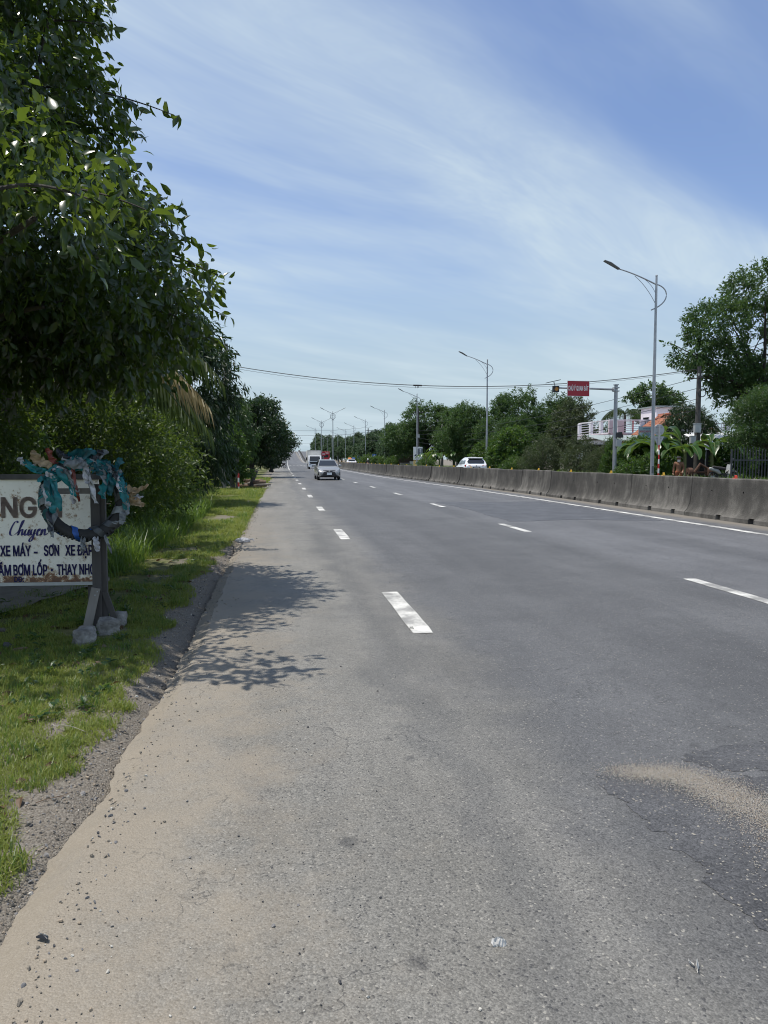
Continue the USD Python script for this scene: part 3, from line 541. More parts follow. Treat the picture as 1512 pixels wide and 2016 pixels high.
whole, lb, ld, ln_, lL = foliage(rg, P, O, 12, 0.106, 0.052, 0.55, 0.8, 0.36, False, 0.45, 0.35, 0.7)
# a few longer branch tips that stand out of the outline
tips = []
for e, s in (((-1.08, 9.0, 5.28), (-2.5, 9.0, 5.5)), ((-1.62, 8.8, 4.95), (-2.6, 9.0, 5.1)), ((-0.68, 9.2, 3.62), (-1.8, 9.2, 3.9)), ((-1.05, 9.0, 4.15), (-2.0, 9.2, 4.15)), ((-0.72, 9.6, 2.92), (-1.5, 9.4, 3.2)), ((-1.75, 9.0, 6.15), (-2.8, 9, 6.1)), ((-1.85, 9.0, 7.2), (-2.6, 9.2, 6.9)), ((-0.85, 5.6, 3.2), (-1.8, 5.8, 3.35)), ((-1.0, 5.3, 3.1), (-1.9, 5.6, 3.3)), ((-0.65, 10.3, 3.35), (-1.8, 9.8, 3.6))):
    pp = bez(s, np.array(s) + [0.3, 0, 0.1], np.array(e) + [-0.35, 0, 0.14], e, 14); part("twig", tube(pp, np.linspace(0.016, 0.004, 14), 5), L + "bark_dark", nt)
    q = np.repeat(pp[2:], 3, 0); tips.append((q + rg.normal(size=q.shape) * 0.02, unit(rg.normal(size=q.shape) * 0.8 + [0.35, 0, -0.45])))
tb, td_ = np.vstack([a for a, _ in tips]), np.vstack([b for _, b in tips])
lb2, ld2 = np.vstack([tb, lb]), np.vstack([td_, ld]); ln2 = np.vstack([unit(rg.normal(size=tb.shape) * 0.6 + [0, 0, 0.7]), ln_]); lL2 = np.r_[rg.uniform(0.11, 0.165, len(tb)), lL]
show = lL2 / (np.linalg.norm(lb2 - [0, 0, 1.5], axis=1)) * np.where((lb2[:, 0] > -4.2) & (lb2[:, 2] < 8.5), 1, 0.1); show[:len(tb)] *= 1.25; big = np.argsort(-show)[:300]; rest = np.setdiff1d(np.arange(len(lb2)), big)
for k in big: part("leaf", leaves(lb2[k:k + 1], ld2[k:k + 1], ln2[k:k + 1], lL2[k:k + 1], lL2[k:k + 1] * 0.5, True, 0.35), L + "leaf_big", nt, True)
part("foliage", leaves(lb2[rest], ld2[rest], ln2[rest], lL2[rest], lL2[rest] * 0.5, True, 0.35), L + "leaf_big", nt, True, kind="stuff")

def frond(length, sag, n=46, leaf=0.62, hang=0.75, seed=0, rise=0.35):
    """a palm frond that arches along +x: rachis and its hanging leaflets"""
    rg = np.random.default_rng(seed); pp = bez((0, 0, 0), (length * .3, 0, length * rise), (length * .72, 0, length * rise * .7 - sag * .3), (length, 0, -sag), 24); ra = tube(pp, np.linspace(0.035, 0.006, 24), 6)
    t = np.linspace(0.14, 0.99, n); b = np.stack([np.interp(t, np.linspace(0, 1, 24), pp[:, k]) for k in range(3)], 1); tg = unit(np.gradient(b, axis=0)); Ls = leaf * np.interp(t, [0, .3, .7, 1], [.6, 1, .95, .4]); out = []
    for s in (-1, 1):
        d = unit(tg * 0.55 + np.array([0, s * 0.85, 0]) * (1 - hang * 0.55) + np.array([0, 0, -hang]) + rg.normal(size=(n, 3)) * 0.10); w = Ls * 0.055
        sd = unit(np.cross(d, np.array([0, s, 0.3]) + 0 * d)); m = b + d * Ls[:, None] * .5 + [0, 0, 0.03]; e = b + d * Ls[:, None] + np.array([0, 0, -0.22]) * Ls[:, None]
        V = np.stack([b + sd * w[:, None] * .3, b - sd * w[:, None] * .3, m - sd * w[:, None] * .55, m + sd * w[:, None] * .55, e], 1); F = np.array([[0, 1, 2], [0, 2, 3], [3, 2, 4]])
        out.append(trimesh.Trimesh(V.reshape(-1, 3), (F[None] + (np.arange(n) * 5)[:, None, None]).reshape(-1, 3), process=False))
    return ra, cat(*out)

def palm(name, label, loc, height, lean, fr, leaf_m, seed, length, r0=0.14, rz=0.0):
    t = thing(name, label, "palm", loc, rz); k = np.linspace(0, 1, 12)[:, None]; top = np.array([lean[0], lean[1], height])
    part("trunk", tube(k * top + np.sin(k * 3.1) * [0.1, 0.05, 0], r0 * (1.25 - .4 * k[:, 0] + .4 * np.exp(-k[:, 0] * 12)), 10), L + "bark", t, True)
    for i, (az, sag, rise, dry) in enumerate(fr):
        ra, lf = frond(length * (0.9 + 0.1 * ((i * 7) % 3)), sag, 44, length * 0.26, 0.8, seed + i, rise)
        M = trimesh.transformations.rotation_matrix(math.radians(az), (0, 0, 1)); M[:3, 3] = top
        ra.apply_transform(M); lf.apply_transform(M); f = part("frond", ra, L + ("frond_dry" if dry else "frond_green"), t, True, label="dried tan frond" if dry else None); part("leaflets", lf, L + ("frond_dry" if dry else "frond_green"), f)
    return t
palm("coconut_palm", "coconut palm whose drying tan fronds droop below the big-leaved tree on the left", (-4.95, 13.6, -0.1), 3.75, (0.5, 0.1), [(8, 1.0, .22, True), (-4, 1.3, .16, True), (-12, 0.9, .30, False), (28, 0.8, .28, False), (2, 1.75, .12, False), (-38, 0.9, .3, False), (60, 0.8, .35, False), (150, 0.8, .3, False), (-80, 0.8, .3, False), (190, 1.0, .3, False), (-20, 1.6, .1, False), (95, .7, .4, False), (-125, .7, .4, False)], None, 60, 3.3)

# left side: shrubs and trees along the verge
shrub_y = tree("yellow_green_shrub", "loose yellow-green shrub tree behind the tyre post on the left", "shrub", (-4.3, 16.5, -0.15), [(0, 0, 2.0, 1.9, 1.6, 1.15), (1.45, 0.3, 1.35, 1.0, 1.1, .9), (-1.6, 0, 1.5, 1.4, 1.3, 1.2), (0.7, -.6, 2.6, 1.0, .9, .7), (.6, 0, .75, 1.5, 1.2, .75)], 1900, 14, .115, .042, "leaf_yellow", .07, 51, "bark_dark", twig=.5, spread=.7, droop=.15)
tree("yellow_green_shrub", "low dense green shrub in the shade directly behind the white repair sign", "shrub", (-4.2, 12.4, -0.12), [(0, 0, 1.0, 1.5, 1.1, 0.9), (-1.6, .3, 1.1, 1.3, 1.1, 1.0), (1.2, .4, .7, .7, .8, .55)], 700, 13, .12, .05, "leaf_round", .06, 52, "bark_dark", twig=.4)
mango = tree("mango_tree", "dark dense mango tree with narrow hanging leaves beyond the palm fronds on the left", "tree", (-3.7, 26, -0.1), [(0, 0, 4.0, 2.2, 2.3, 1.9), (.6, -.2, 2.4, 1.7, 1.7, 1.5), (-1.2, .3, 2.6, 1.8, 1.9, 1.6), (.2, 0, 5.4, 1.3, 1.3, .9)], 2100, 13, .23, .055, "leaf_mango", .19, 53, "bark_dark", droop=.9, spread=.6, twig=.5, bend=.25)
broad = tree("leafy_tree", "bushy dark tree filling the upper left edge behind the big-leaved tree", "tree", (-8.0, 14.0, -0.1), [(0, 0, 4.2, 2.6, 2.4, 1.9), (.9, -.4, 2.6, 2.0, 1.9, 1.3), (-1.4, .5, 2.9, 2.0, 2.1, 1.6), (.3, .2, 6.0, 1.6, 1.6, 1.1)], 1500, 13, .20, .10, "leaf_big", .2, 54, "bark_dark", droop=.4)
copy_of(broad, "dark leafy tree in the shade behind the yellow-green shrub on the left", (-6.6, 20.5, -0.1), 2.0, .95)
copy_of(mango, "dark mango tree at the far left, behind the white repair sign", (-10.5, 11.0, -0.1), 1.2, 1.05)
copy_of(mango, "dark mango tree deep in the shade between the palm and the wooden stakes", (-6.8, 31.0, -0.1), 2.6, 1.05)
copy_of(broad, "rounded leafy tree behind the concrete posts on the left", (-6.4, 40.0, -0.1), 4.0, .9)
young = tree("young_tree", "bright yellow-green young tree beside the log pile on the left", "tree", (-2.3, 39.5, -0.05), [(0, 0, 1.75, .62, .65, .85), (.25, 0, 1.0, .60, .6, .5), (-.1, 0, 2.7, .4, .4, .5)], 420, 12, .16, .06, "leaf_bright", .05, 55, twig=.35)
tree("mango_tree", "pale feathery green tree rising behind the young tree on the left", "tree", (-3.6, 50, -0.05), [(0, 0, 3.9, 1.7, 1.5, 1.3), (.7, 0, 2.6, 1.3, 1.3, 1.0), (.4, 0, 5.0, .9, .9, .5)], 800, 12, .26, .06, "leaf_round", .12, 56, droop=.8, spread=.6, twig=.6)
road_mango = tree("mango_tree", "round dark green mango tree that leans over the left shoulder down the road", "tree", (-2.2, 64, -0.05), [(0, 0, 4.2, 2.6, 3.0, 2.0), (1.2, .5, 2.7, 1.9, 2.4, 1.6), (-1.4, .4, 3.0, 2.0, 2.4, 1.7), (.6, 0, 5.6, 1.4, 1.6, .8)], 1500, 12, .28, .10, "leaf_mango", .2, 57, "bark_dark", droop=.6, twig=.6)
copy_of(road_mango, "farthest mango tree on the left, its crown against the sky above the motorbike", (-0.9, 92, -0.05), 1.3, .95)
copy_of(road_mango, "dark mango tree behind the roadside stall on the left", (-4.5, 78, -0.05), 2.2, 1.0)
copy_of(road_mango, "dark mango tree set back from the left verge behind the young tree", (-7.5, 56, -0.05), 3.4, 1.05)
copy_of(mango, "low mango tree set back on the left beyond the log pile", (-4.6, 46, -0.05), .4, .62)
for k, (x, y, s, src, lab) in enumerate(((-5.6, 18.6, 1.0, "y", "dim yellow-green shrub deep in the shade left of the yellow-green shrub tree"), (-3.9, 21.5, .85, "y", "shaded shrub behind the tall rank grass"), (-7.0, 15.5, 1.15, "y", "shaded shrub above the left part of the repair sign"), (-4.6, 29.5, .9, "y", "dark low shrub behind the wooden stakes"),
        (-8.5, 22, 1.0, "m", "dark tree closing the gap under the palm crown on the left"), (-9.5, 30, 1.1, "b", "dark tree far back on the left behind the stakes"), (-12.5, 17, 1.2, "b", "dark tree far back on the left beyond the repair sign"), (-8.8, 46, 1.1, "m", "dark tree set back behind the concrete posts"), (-6.2, 36, .8, "b", "dark bushy tree right behind the driveway mouth"), (-11, 38, 1.2, "b", "dark tree far back behind the driveway"), (-4.9, 10.6, .8, "y", "shaded shrub touching the back of the repair sign"), (-7.2, 10.0, 1.0, "y", "shaded shrub left of the repair sign's leg"))):
    copy_of({"y": shrub_y, "m": mango, "b": broad}[src], lab, (x, y, -.15), k * 1.3, s)
for k in range(6): copy_of(road_mango, ["left row tree hidden mostly behind the leaning mango trees, nearest", "left row tree behind the roadside stall canopy", "left row tree beside the far sign on the arm", "left row tree beyond the far sign on the arm", "left row tree near the foot of the bridge ramp", "left row tree farthest up the bridge ramp"][k], (-5.0 - k * .6, 108 + k * 34, -0.05), k * 1.1, 1.0 + .05 * k)

bush_spots = []
# right side: the belt of trees, shrubs and banana plants behind the far carriageway
big_blobs = [(0, 0, 11.6, 2.3, 2.4, 1.35), (-2.9, 0, 9.4, 1.75, 1.9, 1.35), (-4.6, 0, 7.9, 1.25, 1.4, .8), (-2.2, .4, 6.9, 2.0, 2.0, 1.3), (.6, 0, 6.2, 2.4, 2.0, 1.3), (3.0, .5, 10.0, 2.4, 2.4, 2.2), (-3.9, 0, 6.4, .9, 1.0, .5), (2.6, 0, 6.8, 2.2, 2, 1.4), (-1.2, 0, 5.2, 1.6, 1.5, .9), (1.1, 0, 9.2, 1.0, 1.0, .5)]
tree("rain_tree", "tall airy dark tree at the right edge whose limbs show against the sky", "tree", (28.44, 42.55, -0.05), big_blobs, 3400, 13, .21, .085, "leaf_belt", .26, 61, "bark_dark", fork=(.2, 0, 4.2), base=(.6, 0, 0), thr=.46, freq=1.1, twig=.5, extra=3, shell=.8)
rg = np.random.default_rng(62)
pl = []
for k in range(46):
    a = rg.uniform(0, 6.28); r = 2.5 * math.sqrt(rg.random()); z = 1.5 + .25 * r + 2.9 * rg.random() * (1 - (r / 3.2) ** 2) ** .5; pl.append((r * math.cos(a), r * math.sin(a) * .8, z, rg.uniform(.5, 1.0), rg.uniform(.5, 1.0), rg.uniform(.10, .2)))
tree("feathery_tree", "low spreading feathery green tree in flat layers in front of the metal gate", "tree", (21.90, 30.32, -0.05), pl, 4600, 14, .105, .04, "leaf_round", .12, 62, fork=(0, 0, 1.3), thr=.3, droop=.05, spread=.8, twig=.4, shell=.4, extra=1)
tree("leafy_tree", "airy tree with open crown above the orange tiled roof", "tree", (41.42, 81.15, 0), [(0, 0, 8.6, 2.2, 2.2, 1.2), (-2.0, 0, 7.9, 1.2, 1.4, .9), (2.0, 0, 7.9, 1.5, 1.5, 1.0), (.2, 0, 6.4, 2.2, 2.0, 1.2)], 1000, 10, .30, .14, "leaf_round", .2, 63, thr=.47)
palm("coconut_palm", "coconut palm behind the white balcony", (36.16, 77.83, 0), 6.2, (.3, 0), [(az, 1.0 + .3 * (i % 3), .42 - .1 * (i % 2), False) for i, az in enumerate(range(0, 360, 26))], None, 90, 3.0, .16)
for k, (x, y, r, lab) in enumerate(((25.6, 40.5, 1.0, "dense green bush behind the bars of the metal gate"), (28.2, 41.0, 2.4, "dense green bush behind the second leaf of the metal gate"), (25.0, 47.0, 4.2, "green bush under the white canopy"), (30.6, 44.0, 0.3, "green bush at the right edge behind the gate"))): bush_spots.append((x, y, r, lab))
copy_of(mango, "dark dense tree behind the utility pole, right of the orange roof", (27.2, 48.5, 0), 1.7, .80)
rt = tree("leafy_tree", "brownish dark green tree to the left of the white balcony, below the overhead sign", "tree", (29.23, 73.73, 0), [(0, 0, 5.4, 2.0, 2.0, 1.7), (-1.4, 0, 3.6, 1.6, 1.8, 1.5), (1.5, 0, 3.9, 1.7, 1.8, 1.6), (.2, 0, 6.9, 1.1, 1.1, .7)], 1100, 12, .24, .085, "leaf_olive", .18, 64)
copy_of(rt, "olive tree just behind the white balcony's left corner", (33.29, 86.29, 0), 1.9, 1.05)
oli = tree("olive_shrub", "soft olive-green shrub right of the bright bush behind the barrier", "shrub", (20.71, 58.74, 0), [(0, 0, 1.7, 1.4, 1.3, 1.1), (-.9, 0, 1.1, 1.0, 1.0, .9), (.9, .2, 1.2, 1.1, 1.0, .9), (.1, 0, 2.6, .7, .7, .5)], 900, 12, .15, .04, "leaf_olive", .06, 65, thr=.38, twig=.4)
copy_of(oli, "olive-green shrub in front of the white house's grey awning, left one", (21.70, 53.56, 0), 1.3, (1.0, 1.0, 1.02)); copy_of(oli, "feathery green shrub left of the overhead sign pole", (22.09, 48.46, 0), 2.8, (1.0, 1.0, .92))
grn = tree("green_bush", "bright green dense bush between the lamp post and the olive shrubs", "bush", (21.20, 68.77, 0), [(0, 0, 2.6, 1.8, 1.7, 1.5), (-1.0, 0, 1.5, 1.3, 1.4, 1.2), (1.2, .2, 1.5, 1.3, 1.4, 1.2), (.4, 0, 3.7, .9, .9, .6)], 1200, 12, .22, .10, "leaf_bright", .1, 66, thr=.38)
for x, y, r, lab in bush_spots: copy_of(grn, lab, (x, y, 0), r, .62)
yb = tree("green_bush", "yellow-green low bush between the two poles and the striped sign post", "bush", (20.41, 40.61, 0), [(0, 0, .95, .8, .8, .7), (-1.0, 0, .8, .8, .8, .6), (.9, 0, .8, .6, .8, .6)], 600, 12, .13, .05, "leaf_bright", .04, 67, thr=.36, twig=.3)
copy_of(grn, "bright green leafy bush right of the overhead sign pole, before the awning", (22.09, 44.93, 0), 1.2, .66); copy_of(grn, "young bright green tree just left of the overhead sign pole", (21.40, 47.04, 0), 3.0, (.36, .36, .62)); None
copy_of(yb, "low flowering bush with orange blooms behind the row of barrier segments", (20.21, 63.86, 0), .7, 1.0); copy_of(grn, "green bush behind the white hatchback", (21.70, 79.80, 0), 2.2, .75)
mg = tree("mango_tree", "large mango tree with lumpy crown, highest behind the bright green bush", "tree", (26.36, 83.20, 0), [(0, 0, 6.6, 2.9, 2.8, 2.1), (-2.4, 0, 4.4, 2.2, 2.3, 2.0), (2.5, .3, 4.7, 2.3, 2.3, 2.0), (.5, -.4, 3.0, 3.2, 2.4, 1.9), (.4, 0, 8.5, 1.3, 1.3, .9), (-1.6, 0, 7.4, 1.2, 1.3, .9)], 2300, 12, .28, .095, "leaf_belt", .26, 68, "bark_dark", droop=.6, twig=.6, freq=.6, thr=.43)
copy_of(mg, "mango tree left of the highest one, behind the second lamp post", (22.59, 89.77, 0), 2.0, (.9, .9, .88)); copy_of(mg, "mango tree under the overhead sign, right of the highest one", (31.51, 84.52, 0), 4.1, (.92, .95, .95)); copy_of(mg, "mango tree half hidden behind the bright green bush", (24.37, 77.42, 0), 5.3, (.75, .75, .66))
yt = tree("leafy_tree", "pale yellow-green tree above the banana plants down the road", "tree", (22.09, 95.90, 0), [(0, 0, 5.9, 1.6, 1.6, 1.8), (-.9, 0, 4.0, 1.5, 1.6, 1.5), (.9, 0, 3.5, 1.6, 1.6, 1.6)], 900, 11, .30, .11, "leaf_round", .16, 69)
dk = copy_of(mg, "big dark round tree behind the shop sign and the third lamp post", (22.99, 118.99, 0), 3.0, (1.42, 1.42, 1.13)); copy_of(mg, "dark tree filling in behind the shop sign, lower", (27.25, 115.38, 0), .5, 1.05)
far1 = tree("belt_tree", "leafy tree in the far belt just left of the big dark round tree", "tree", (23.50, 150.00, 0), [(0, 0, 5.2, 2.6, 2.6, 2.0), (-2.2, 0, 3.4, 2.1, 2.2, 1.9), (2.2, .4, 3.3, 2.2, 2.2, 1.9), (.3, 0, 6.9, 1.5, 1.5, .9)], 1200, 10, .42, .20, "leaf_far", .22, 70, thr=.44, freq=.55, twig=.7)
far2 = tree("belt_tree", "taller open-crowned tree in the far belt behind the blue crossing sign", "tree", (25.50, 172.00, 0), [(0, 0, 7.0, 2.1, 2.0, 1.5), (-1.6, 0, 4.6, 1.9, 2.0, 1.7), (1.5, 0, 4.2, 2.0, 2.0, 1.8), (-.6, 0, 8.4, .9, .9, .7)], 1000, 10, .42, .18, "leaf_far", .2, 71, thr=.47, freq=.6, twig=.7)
spots = [(22.5, 138, 0, .92), (28, 160, 1, 1.0), (23.0, 186, 0, .95), (27, 200, 1, .95), (24.5, 215, 0, 1.05), (29, 236, 1, 1.1), (25, 252, 0, 1.05), (25.5, 280, 0, 1.2), (31, 300, 1, 1.25), (26, 320, 0, 1.25), (27, 352, 1, 1.3), (26.5, 390, 0, 1.5), (27.5, 430, 1, 1.55), (27, 470, 0, 1.7), (28, 520, 0, 1.75), (29, 560, 1, 1.75)]
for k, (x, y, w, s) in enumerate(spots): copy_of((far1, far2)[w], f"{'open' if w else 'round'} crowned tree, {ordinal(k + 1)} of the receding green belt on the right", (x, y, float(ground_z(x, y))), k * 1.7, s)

def banana(name, label, loc, height, seed, nl=9, rz=0.0, scale=1.0):
    rg = np.random.default_rng(seed); t = thing(name, label, "banana plant", loc, rz, scale); k = np.linspace(0, 1, 8)[:, None]
    part("stem", tube(k * [0.05, 0, height], .11 * (1.2 - .55 * k[:, 0]), 10), L + "banana_stem", t, True)
    for i in range(nl):
        a = i * 2.4 + rg.uniform(-.3, .3); rise = rg.uniform(.35, 1.1) if i < nl - 1 else 1.6; ln = rg.uniform(1.3, 1.9); pp = bez((0.05, 0, height - .1), (0.05 + .25 * ln * .5, 0, height + ln * .5 * rise), (.75 * ln, 0, height + ln * .42 * rise), (ln, 0, height + ln * (.42 * rise - .5)), 13)
        tg = unit(np.gradient(pp, axis=0)); w = .29 * np.interp(np.linspace(0, 1, 13), [0, .18, .22, .5, .85, 1], [.06, .08, .8, 1, .7, .05]); nm = np.cross(tg, [0, 1, 0]) * -1
        lft = pp + np.array([0, 1, 0]) * w[:, None] - nm * w[:, None] * .35 + rg.normal(size=(13, 3)) * .02; rgt = pp - np.array([0, 1, 0]) * w[:, None] - nm * w[:, None] * .35 + rg.normal(size=(13, 3)) * .02
        V = np.vstack([lft, pp, rgt]); q = np.arange(12); F = np.vstack([np.stack([q, q + 13, q + 14], -1), np.stack([q, q + 14, q + 1], -1), np.stack([q + 13, q + 26, q + 27], -1), np.stack([q + 13, q + 27, q + 14], -1)])
        m = trimesh.Trimesh(V, F, process=False); m.apply_transform(trimesh.transformations.rotation_matrix(a, (0, 0, 1))); lf = part("leaf", m, L + "leaf_banana", t, True)
        rb = tube(pp - nm * .012, np.linspace(.022, .006, 13), 5); rb.apply_transform(trimesh.transformations.rotation_matrix(a, (0, 0, 1))); part("midrib", rb, L + "banana_stem", lf)
    return t
mat("banana_stem", (0.10, 0.13, 0.04), (0.16, 0.17, 0.07), 4, 0.6)
b1 = banana("banana_plant", "banana plant with a bright upright leaf, beside the utility pole", (22.19, 39.87, 0), 1.9, 80, 10); b2 = banana("banana_plant", "banana plant behind the striped sign post", (21.20, 41.52, 0), 2.1, 81, 9)
copy_of(b1, "tall banana plant in front of the orange tiled roof", (22.39, 43.37, 0), 2.2, 1.15); copy_of(b2, "banana plant right of the utility pole, its leaf hanging over", (23.98, 40.13, 0), 1.0, 1.0); copy_of(b2, "banana plant behind the woman in the hat", (21.40, 44.01, 0), 4.0, .9)
for k, (x, y, s) in enumerate([(19.8, 94.2, 1.0), (21.1, 90, .95), (20.5, 97.2, 1.15), (19.1, 99.3, .85)]): copy_of((b1, b2)[k % 2], ["banana plant at the front of the clump right of the shop sign", "banana plant nearest the white hatchback, down the road", "tallest banana plant of the clump right of the shop sign", "banana plant at the left end of the clump, next to the shop sign"][k], (x, y, 0), k * 1.9, s)
for k, (x, y, s, r) in enumerate([(20.2, 127, 1.0, 0), (20.6, 106, .8, 1), (20.3, 142, 1.1, 2), (20.8, 158, 1.1, 3), (20.4, 176, 1.2, 4), (21.0, 196, 1.3, 5), (21.4, 216, 1.3, 1)]): copy_of(yb, ["low green bush beside the fourth lamp post", "low green bush under the shop sign", "low bush before the far belt, by the pedestrian sign", "low bush before the far belt, between the blue signs", "low bush before the far belt, right of the white car on the far carriageway", "low bush before the far belt, left of the white car on the far carriageway", "last low bush before the far belt, beside the red bus"][k], (x, y, 0), r, (1.5 * s, 1.5 * s, 1.3 * s))

# ------------------------------------------------------------------ grass
def tuft(seed, n, rad, h0, h1, w, lean=.6):
    rg = np.random.default_rng(seed); a = rg.uniform(0, 6.28, n); r = rad * np.sqrt(rg.random(n)); b = np.stack([r * np.cos(a), r * np.sin(a), 0 * a], -1); h = rg.uniform(h0, h1, n)[:, None]; az = rg.uniform(0, 6.28, n)
    d = np.stack([np.cos(az), np.sin(az), 0 * az], -1) * rg.uniform(.15, lean, n)[:, None]; s = np.stack([-np.sin(az), np.cos(az), 0 * az], -1) * w / 2; m = b + d * h * .45 + [0, 0, 1] * h * .62; e = b + d * h * 1.25 + [0, 0, 1] * h * (1 - .25 * rg.random((n, 1)))
    V = np.stack([b + s, b - s, m - s * .8, m + s * .8, e], 1); F = np.array([[0, 1, 2], [0, 2, 3], [3, 2, 4]])
    return trimesh.Trimesh(V.reshape(-1, 3), (F[None] + (np.arange(n) * 5)[:, None, None]).reshape(-1, 3), process=False)
rg = np.random.default_rng(90)
def edge_x(y): return -1.07 + 0.32 * sstep(6, 24, y)
GX, GY, GS, GW = [], [], [], []
for n, y0, y1, wd, s0 in ((4200, 2.0, 7.5, 2.3, .75), (3600, 7.0, 15, 2.8, 1.0), (3600, 14, 32, 3.2, 1.6), (1600, 30, 62, 3.6, 2.6)):
    y = rg.uniform(y0, y1, n); e = edge_x(y) + (meshkit.fbm(np.c_[y * 2.1, 0 * y, 0 * y], 4, 6) - .5) * .38; x = e - wd * rg.random(n) ** 1.15; p = np.c_[x, y, 0 * x]
    keep = (meshkit.fbm(p * 1.3, 4, 17) > np.where((y > 7.2) & (y < 13), .47, .41) - .2 * (x > e - .25)) & ~((np.abs(x + 3.6) < .7) & (y > 8.5) & (y < 12)) & ~((y > 40) & (y < 45))
    GX.append(x[keep]); GY.append(y[keep]); GS.append(s0 * rg.uniform(.7, 1.25, keep.sum())); GW.append(rg.choice(3, keep.sum(), p=[.5, .35, .15]))
GX, GY, GS, GW = map(np.concatenate, (GX, GY, GS, GW))
scatter("grass", ("short patchy green and straw-coloured grass on the left verge", "grass"), [("tuft", tuft(1, 46, .09, .025, .065, .0055, 1.3), L + "blade"), ("tuft_001", tuft(2, 40, .10, .02, .055, .006, 1.6), L + "blade"), ("tuft_002", tuft(3, 24, .08, .04, .10, .005, .8), L + "blade_tall")],
        np.c_[GX, GY, ground_z(GX, GY) - .004], rg.uniform(0, 6.28, len(GX)), GS, GW)
n = 760; y = rg.uniform(10.2, 24, n); x = np.interp(y, [10, 14, 18, 24], [-2.15, -2.0, -2.0, -2.1]) - 2.4 * rg.random(n) ** 1.3
scatter("tall_grass", ("tall rank green grass behind the tyre post", "grass"), [("tuft", tuft(5, 26, .16, .22, .55, .014, .8), L + "blade_tall"), ("tuft_001", tuft(6, 20, .16, .18, .42, .012, 1.0), L + "blade_tall")], np.c_[x, y, ground_z(x, y) - .01], rg.uniform(0, 6.28, n), rg.uniform(.6, 1.15, n), rg.choice(2, n))
n = 1500; y = rg.uniform(22, 140, n); x = 19.6 + 5 * rg.random(n) ** 1.5
scatter("roadside_weeds", ("green weeds along the far verge behind the barrier", "weeds"), [("tuft", tuft(7, 30, .3, .25, .75, .03, .9), L + "blade_tall")], np.c_[x, y, ground_z(x, y)], rg.uniform(0, 6.28, n), rg.uniform(.7, 1.3, n), np.zeros(n, int))

n = 420; y = rg.uniform(3, 16, n) ; x = -1.0 - 2.4 * rg.random(n)
lf = leaves(np.zeros((1, 3)), np.array([[1.0, 0, .1]]), np.array([[0, 0, 1.0]]), np.array([1.0]), np.array([.5]), True, .5)
leafmat("leaf_fallen", [(0.10, 0.055, 0.025), (0.17, 0.10, 0.045), (0.26, 0.18, 0.08)], (0.2, 0.12, 0.04), 0.15, 0.6)
scatter("fallen_leaves", ("dry brown leaves fallen on the shaded grass under the big-leaved tree", "fallen leaves"), [("dry_leaf", lf, L + "leaf_fallen")], np.c_[x, y, ground_z(x, y) + .018], rg.uniform(0, 6.28, n), rg.uniform(.06, .13, n), np.zeros(n, int), rg.uniform(0, .7, n))
def weed(seed, nl):
    r = np.random.default_rng(seed); a = r.uniform(0, 6.28, nl); d = np.stack([np.cos(a), np.sin(a), r.uniform(.1, 1.2, nl)], -1); return leaves(np.c_[r.normal(0, .012, (nl, 2)), r.uniform(0, .06, nl)], d, np.tile([0, 0, 1.0], (nl, 1)) + r.normal(0, .3, (nl, 3)), r.uniform(.05, .11, nl), r.uniform(.025, .05, nl), True, .4)
n = 260; y = rg.uniform(2.6, 14, n); x = edge_x(y) - .05 - 1.9 * rg.random(n)
scatter("verge_weeds", ("small broad-leaved weeds scattered through the left verge grass", "weeds"), [("weed", weed(1, 9), L + "leaf_bright"), ("weed_001", weed(2, 7), L + "leaf_round")], np.c_[x, y, ground_z(x, y)], rg.uniform(0, 6.28, n), rg.uniform(.4, .85, n), rg.choice(2, n))

# ------------------------------------------------------------------ street furniture
mat("galvanised", (0.30, 0.31, 0.32), (0.38, 0.39, 0.40), 3, 0.42, metallic=0.6); mat("lamp_grey", (0.13, 0.14, 0.145), None, rough=0.45, metallic=0.3); mat("lens_pale", (0.55, 0.55, 0.5), None, rough=0.2)
mat("cable_black", (0.02, 0.02, 0.022), None, rough=0.6); mat("sign_red", (0.30, 0.012, 0.025), None, rough=0.4); mat("white_paint", (0.74, 0.74, 0.72), (0.66, 0.66, 0.63), 3, 0.5); mat("sign_back", (0.42, 0.43, 0.44), (0.48, 0.49, 0.5), 4, 0.45, metallic=0.3)
mat("sign_blue", (0.02, 0.09, 0.36), None, rough=0.4); mat("black_plastic", (0.014, 0.014, 0.015), None, rough=0.45); mat("pole_red", (0.50, 0.03, 0.03), None, rough=0.45); mat("concrete_pole", (0.17, 0.16, 0.145), (0.26, 0.245, 0.22), 3, 0.85, 0.006, 30)
mat("dark_pole", (0.045, 0.042, 0.040), (0.08, 0.075, 0.07), 3, 0.85); mat("box_grey", (0.30, 0.31, 0.31), (0.36, 0.37, 0.36), 4, 0.5); mat("lens_amber", (0.35, 0.14, 0.01), None, rough=0.15)

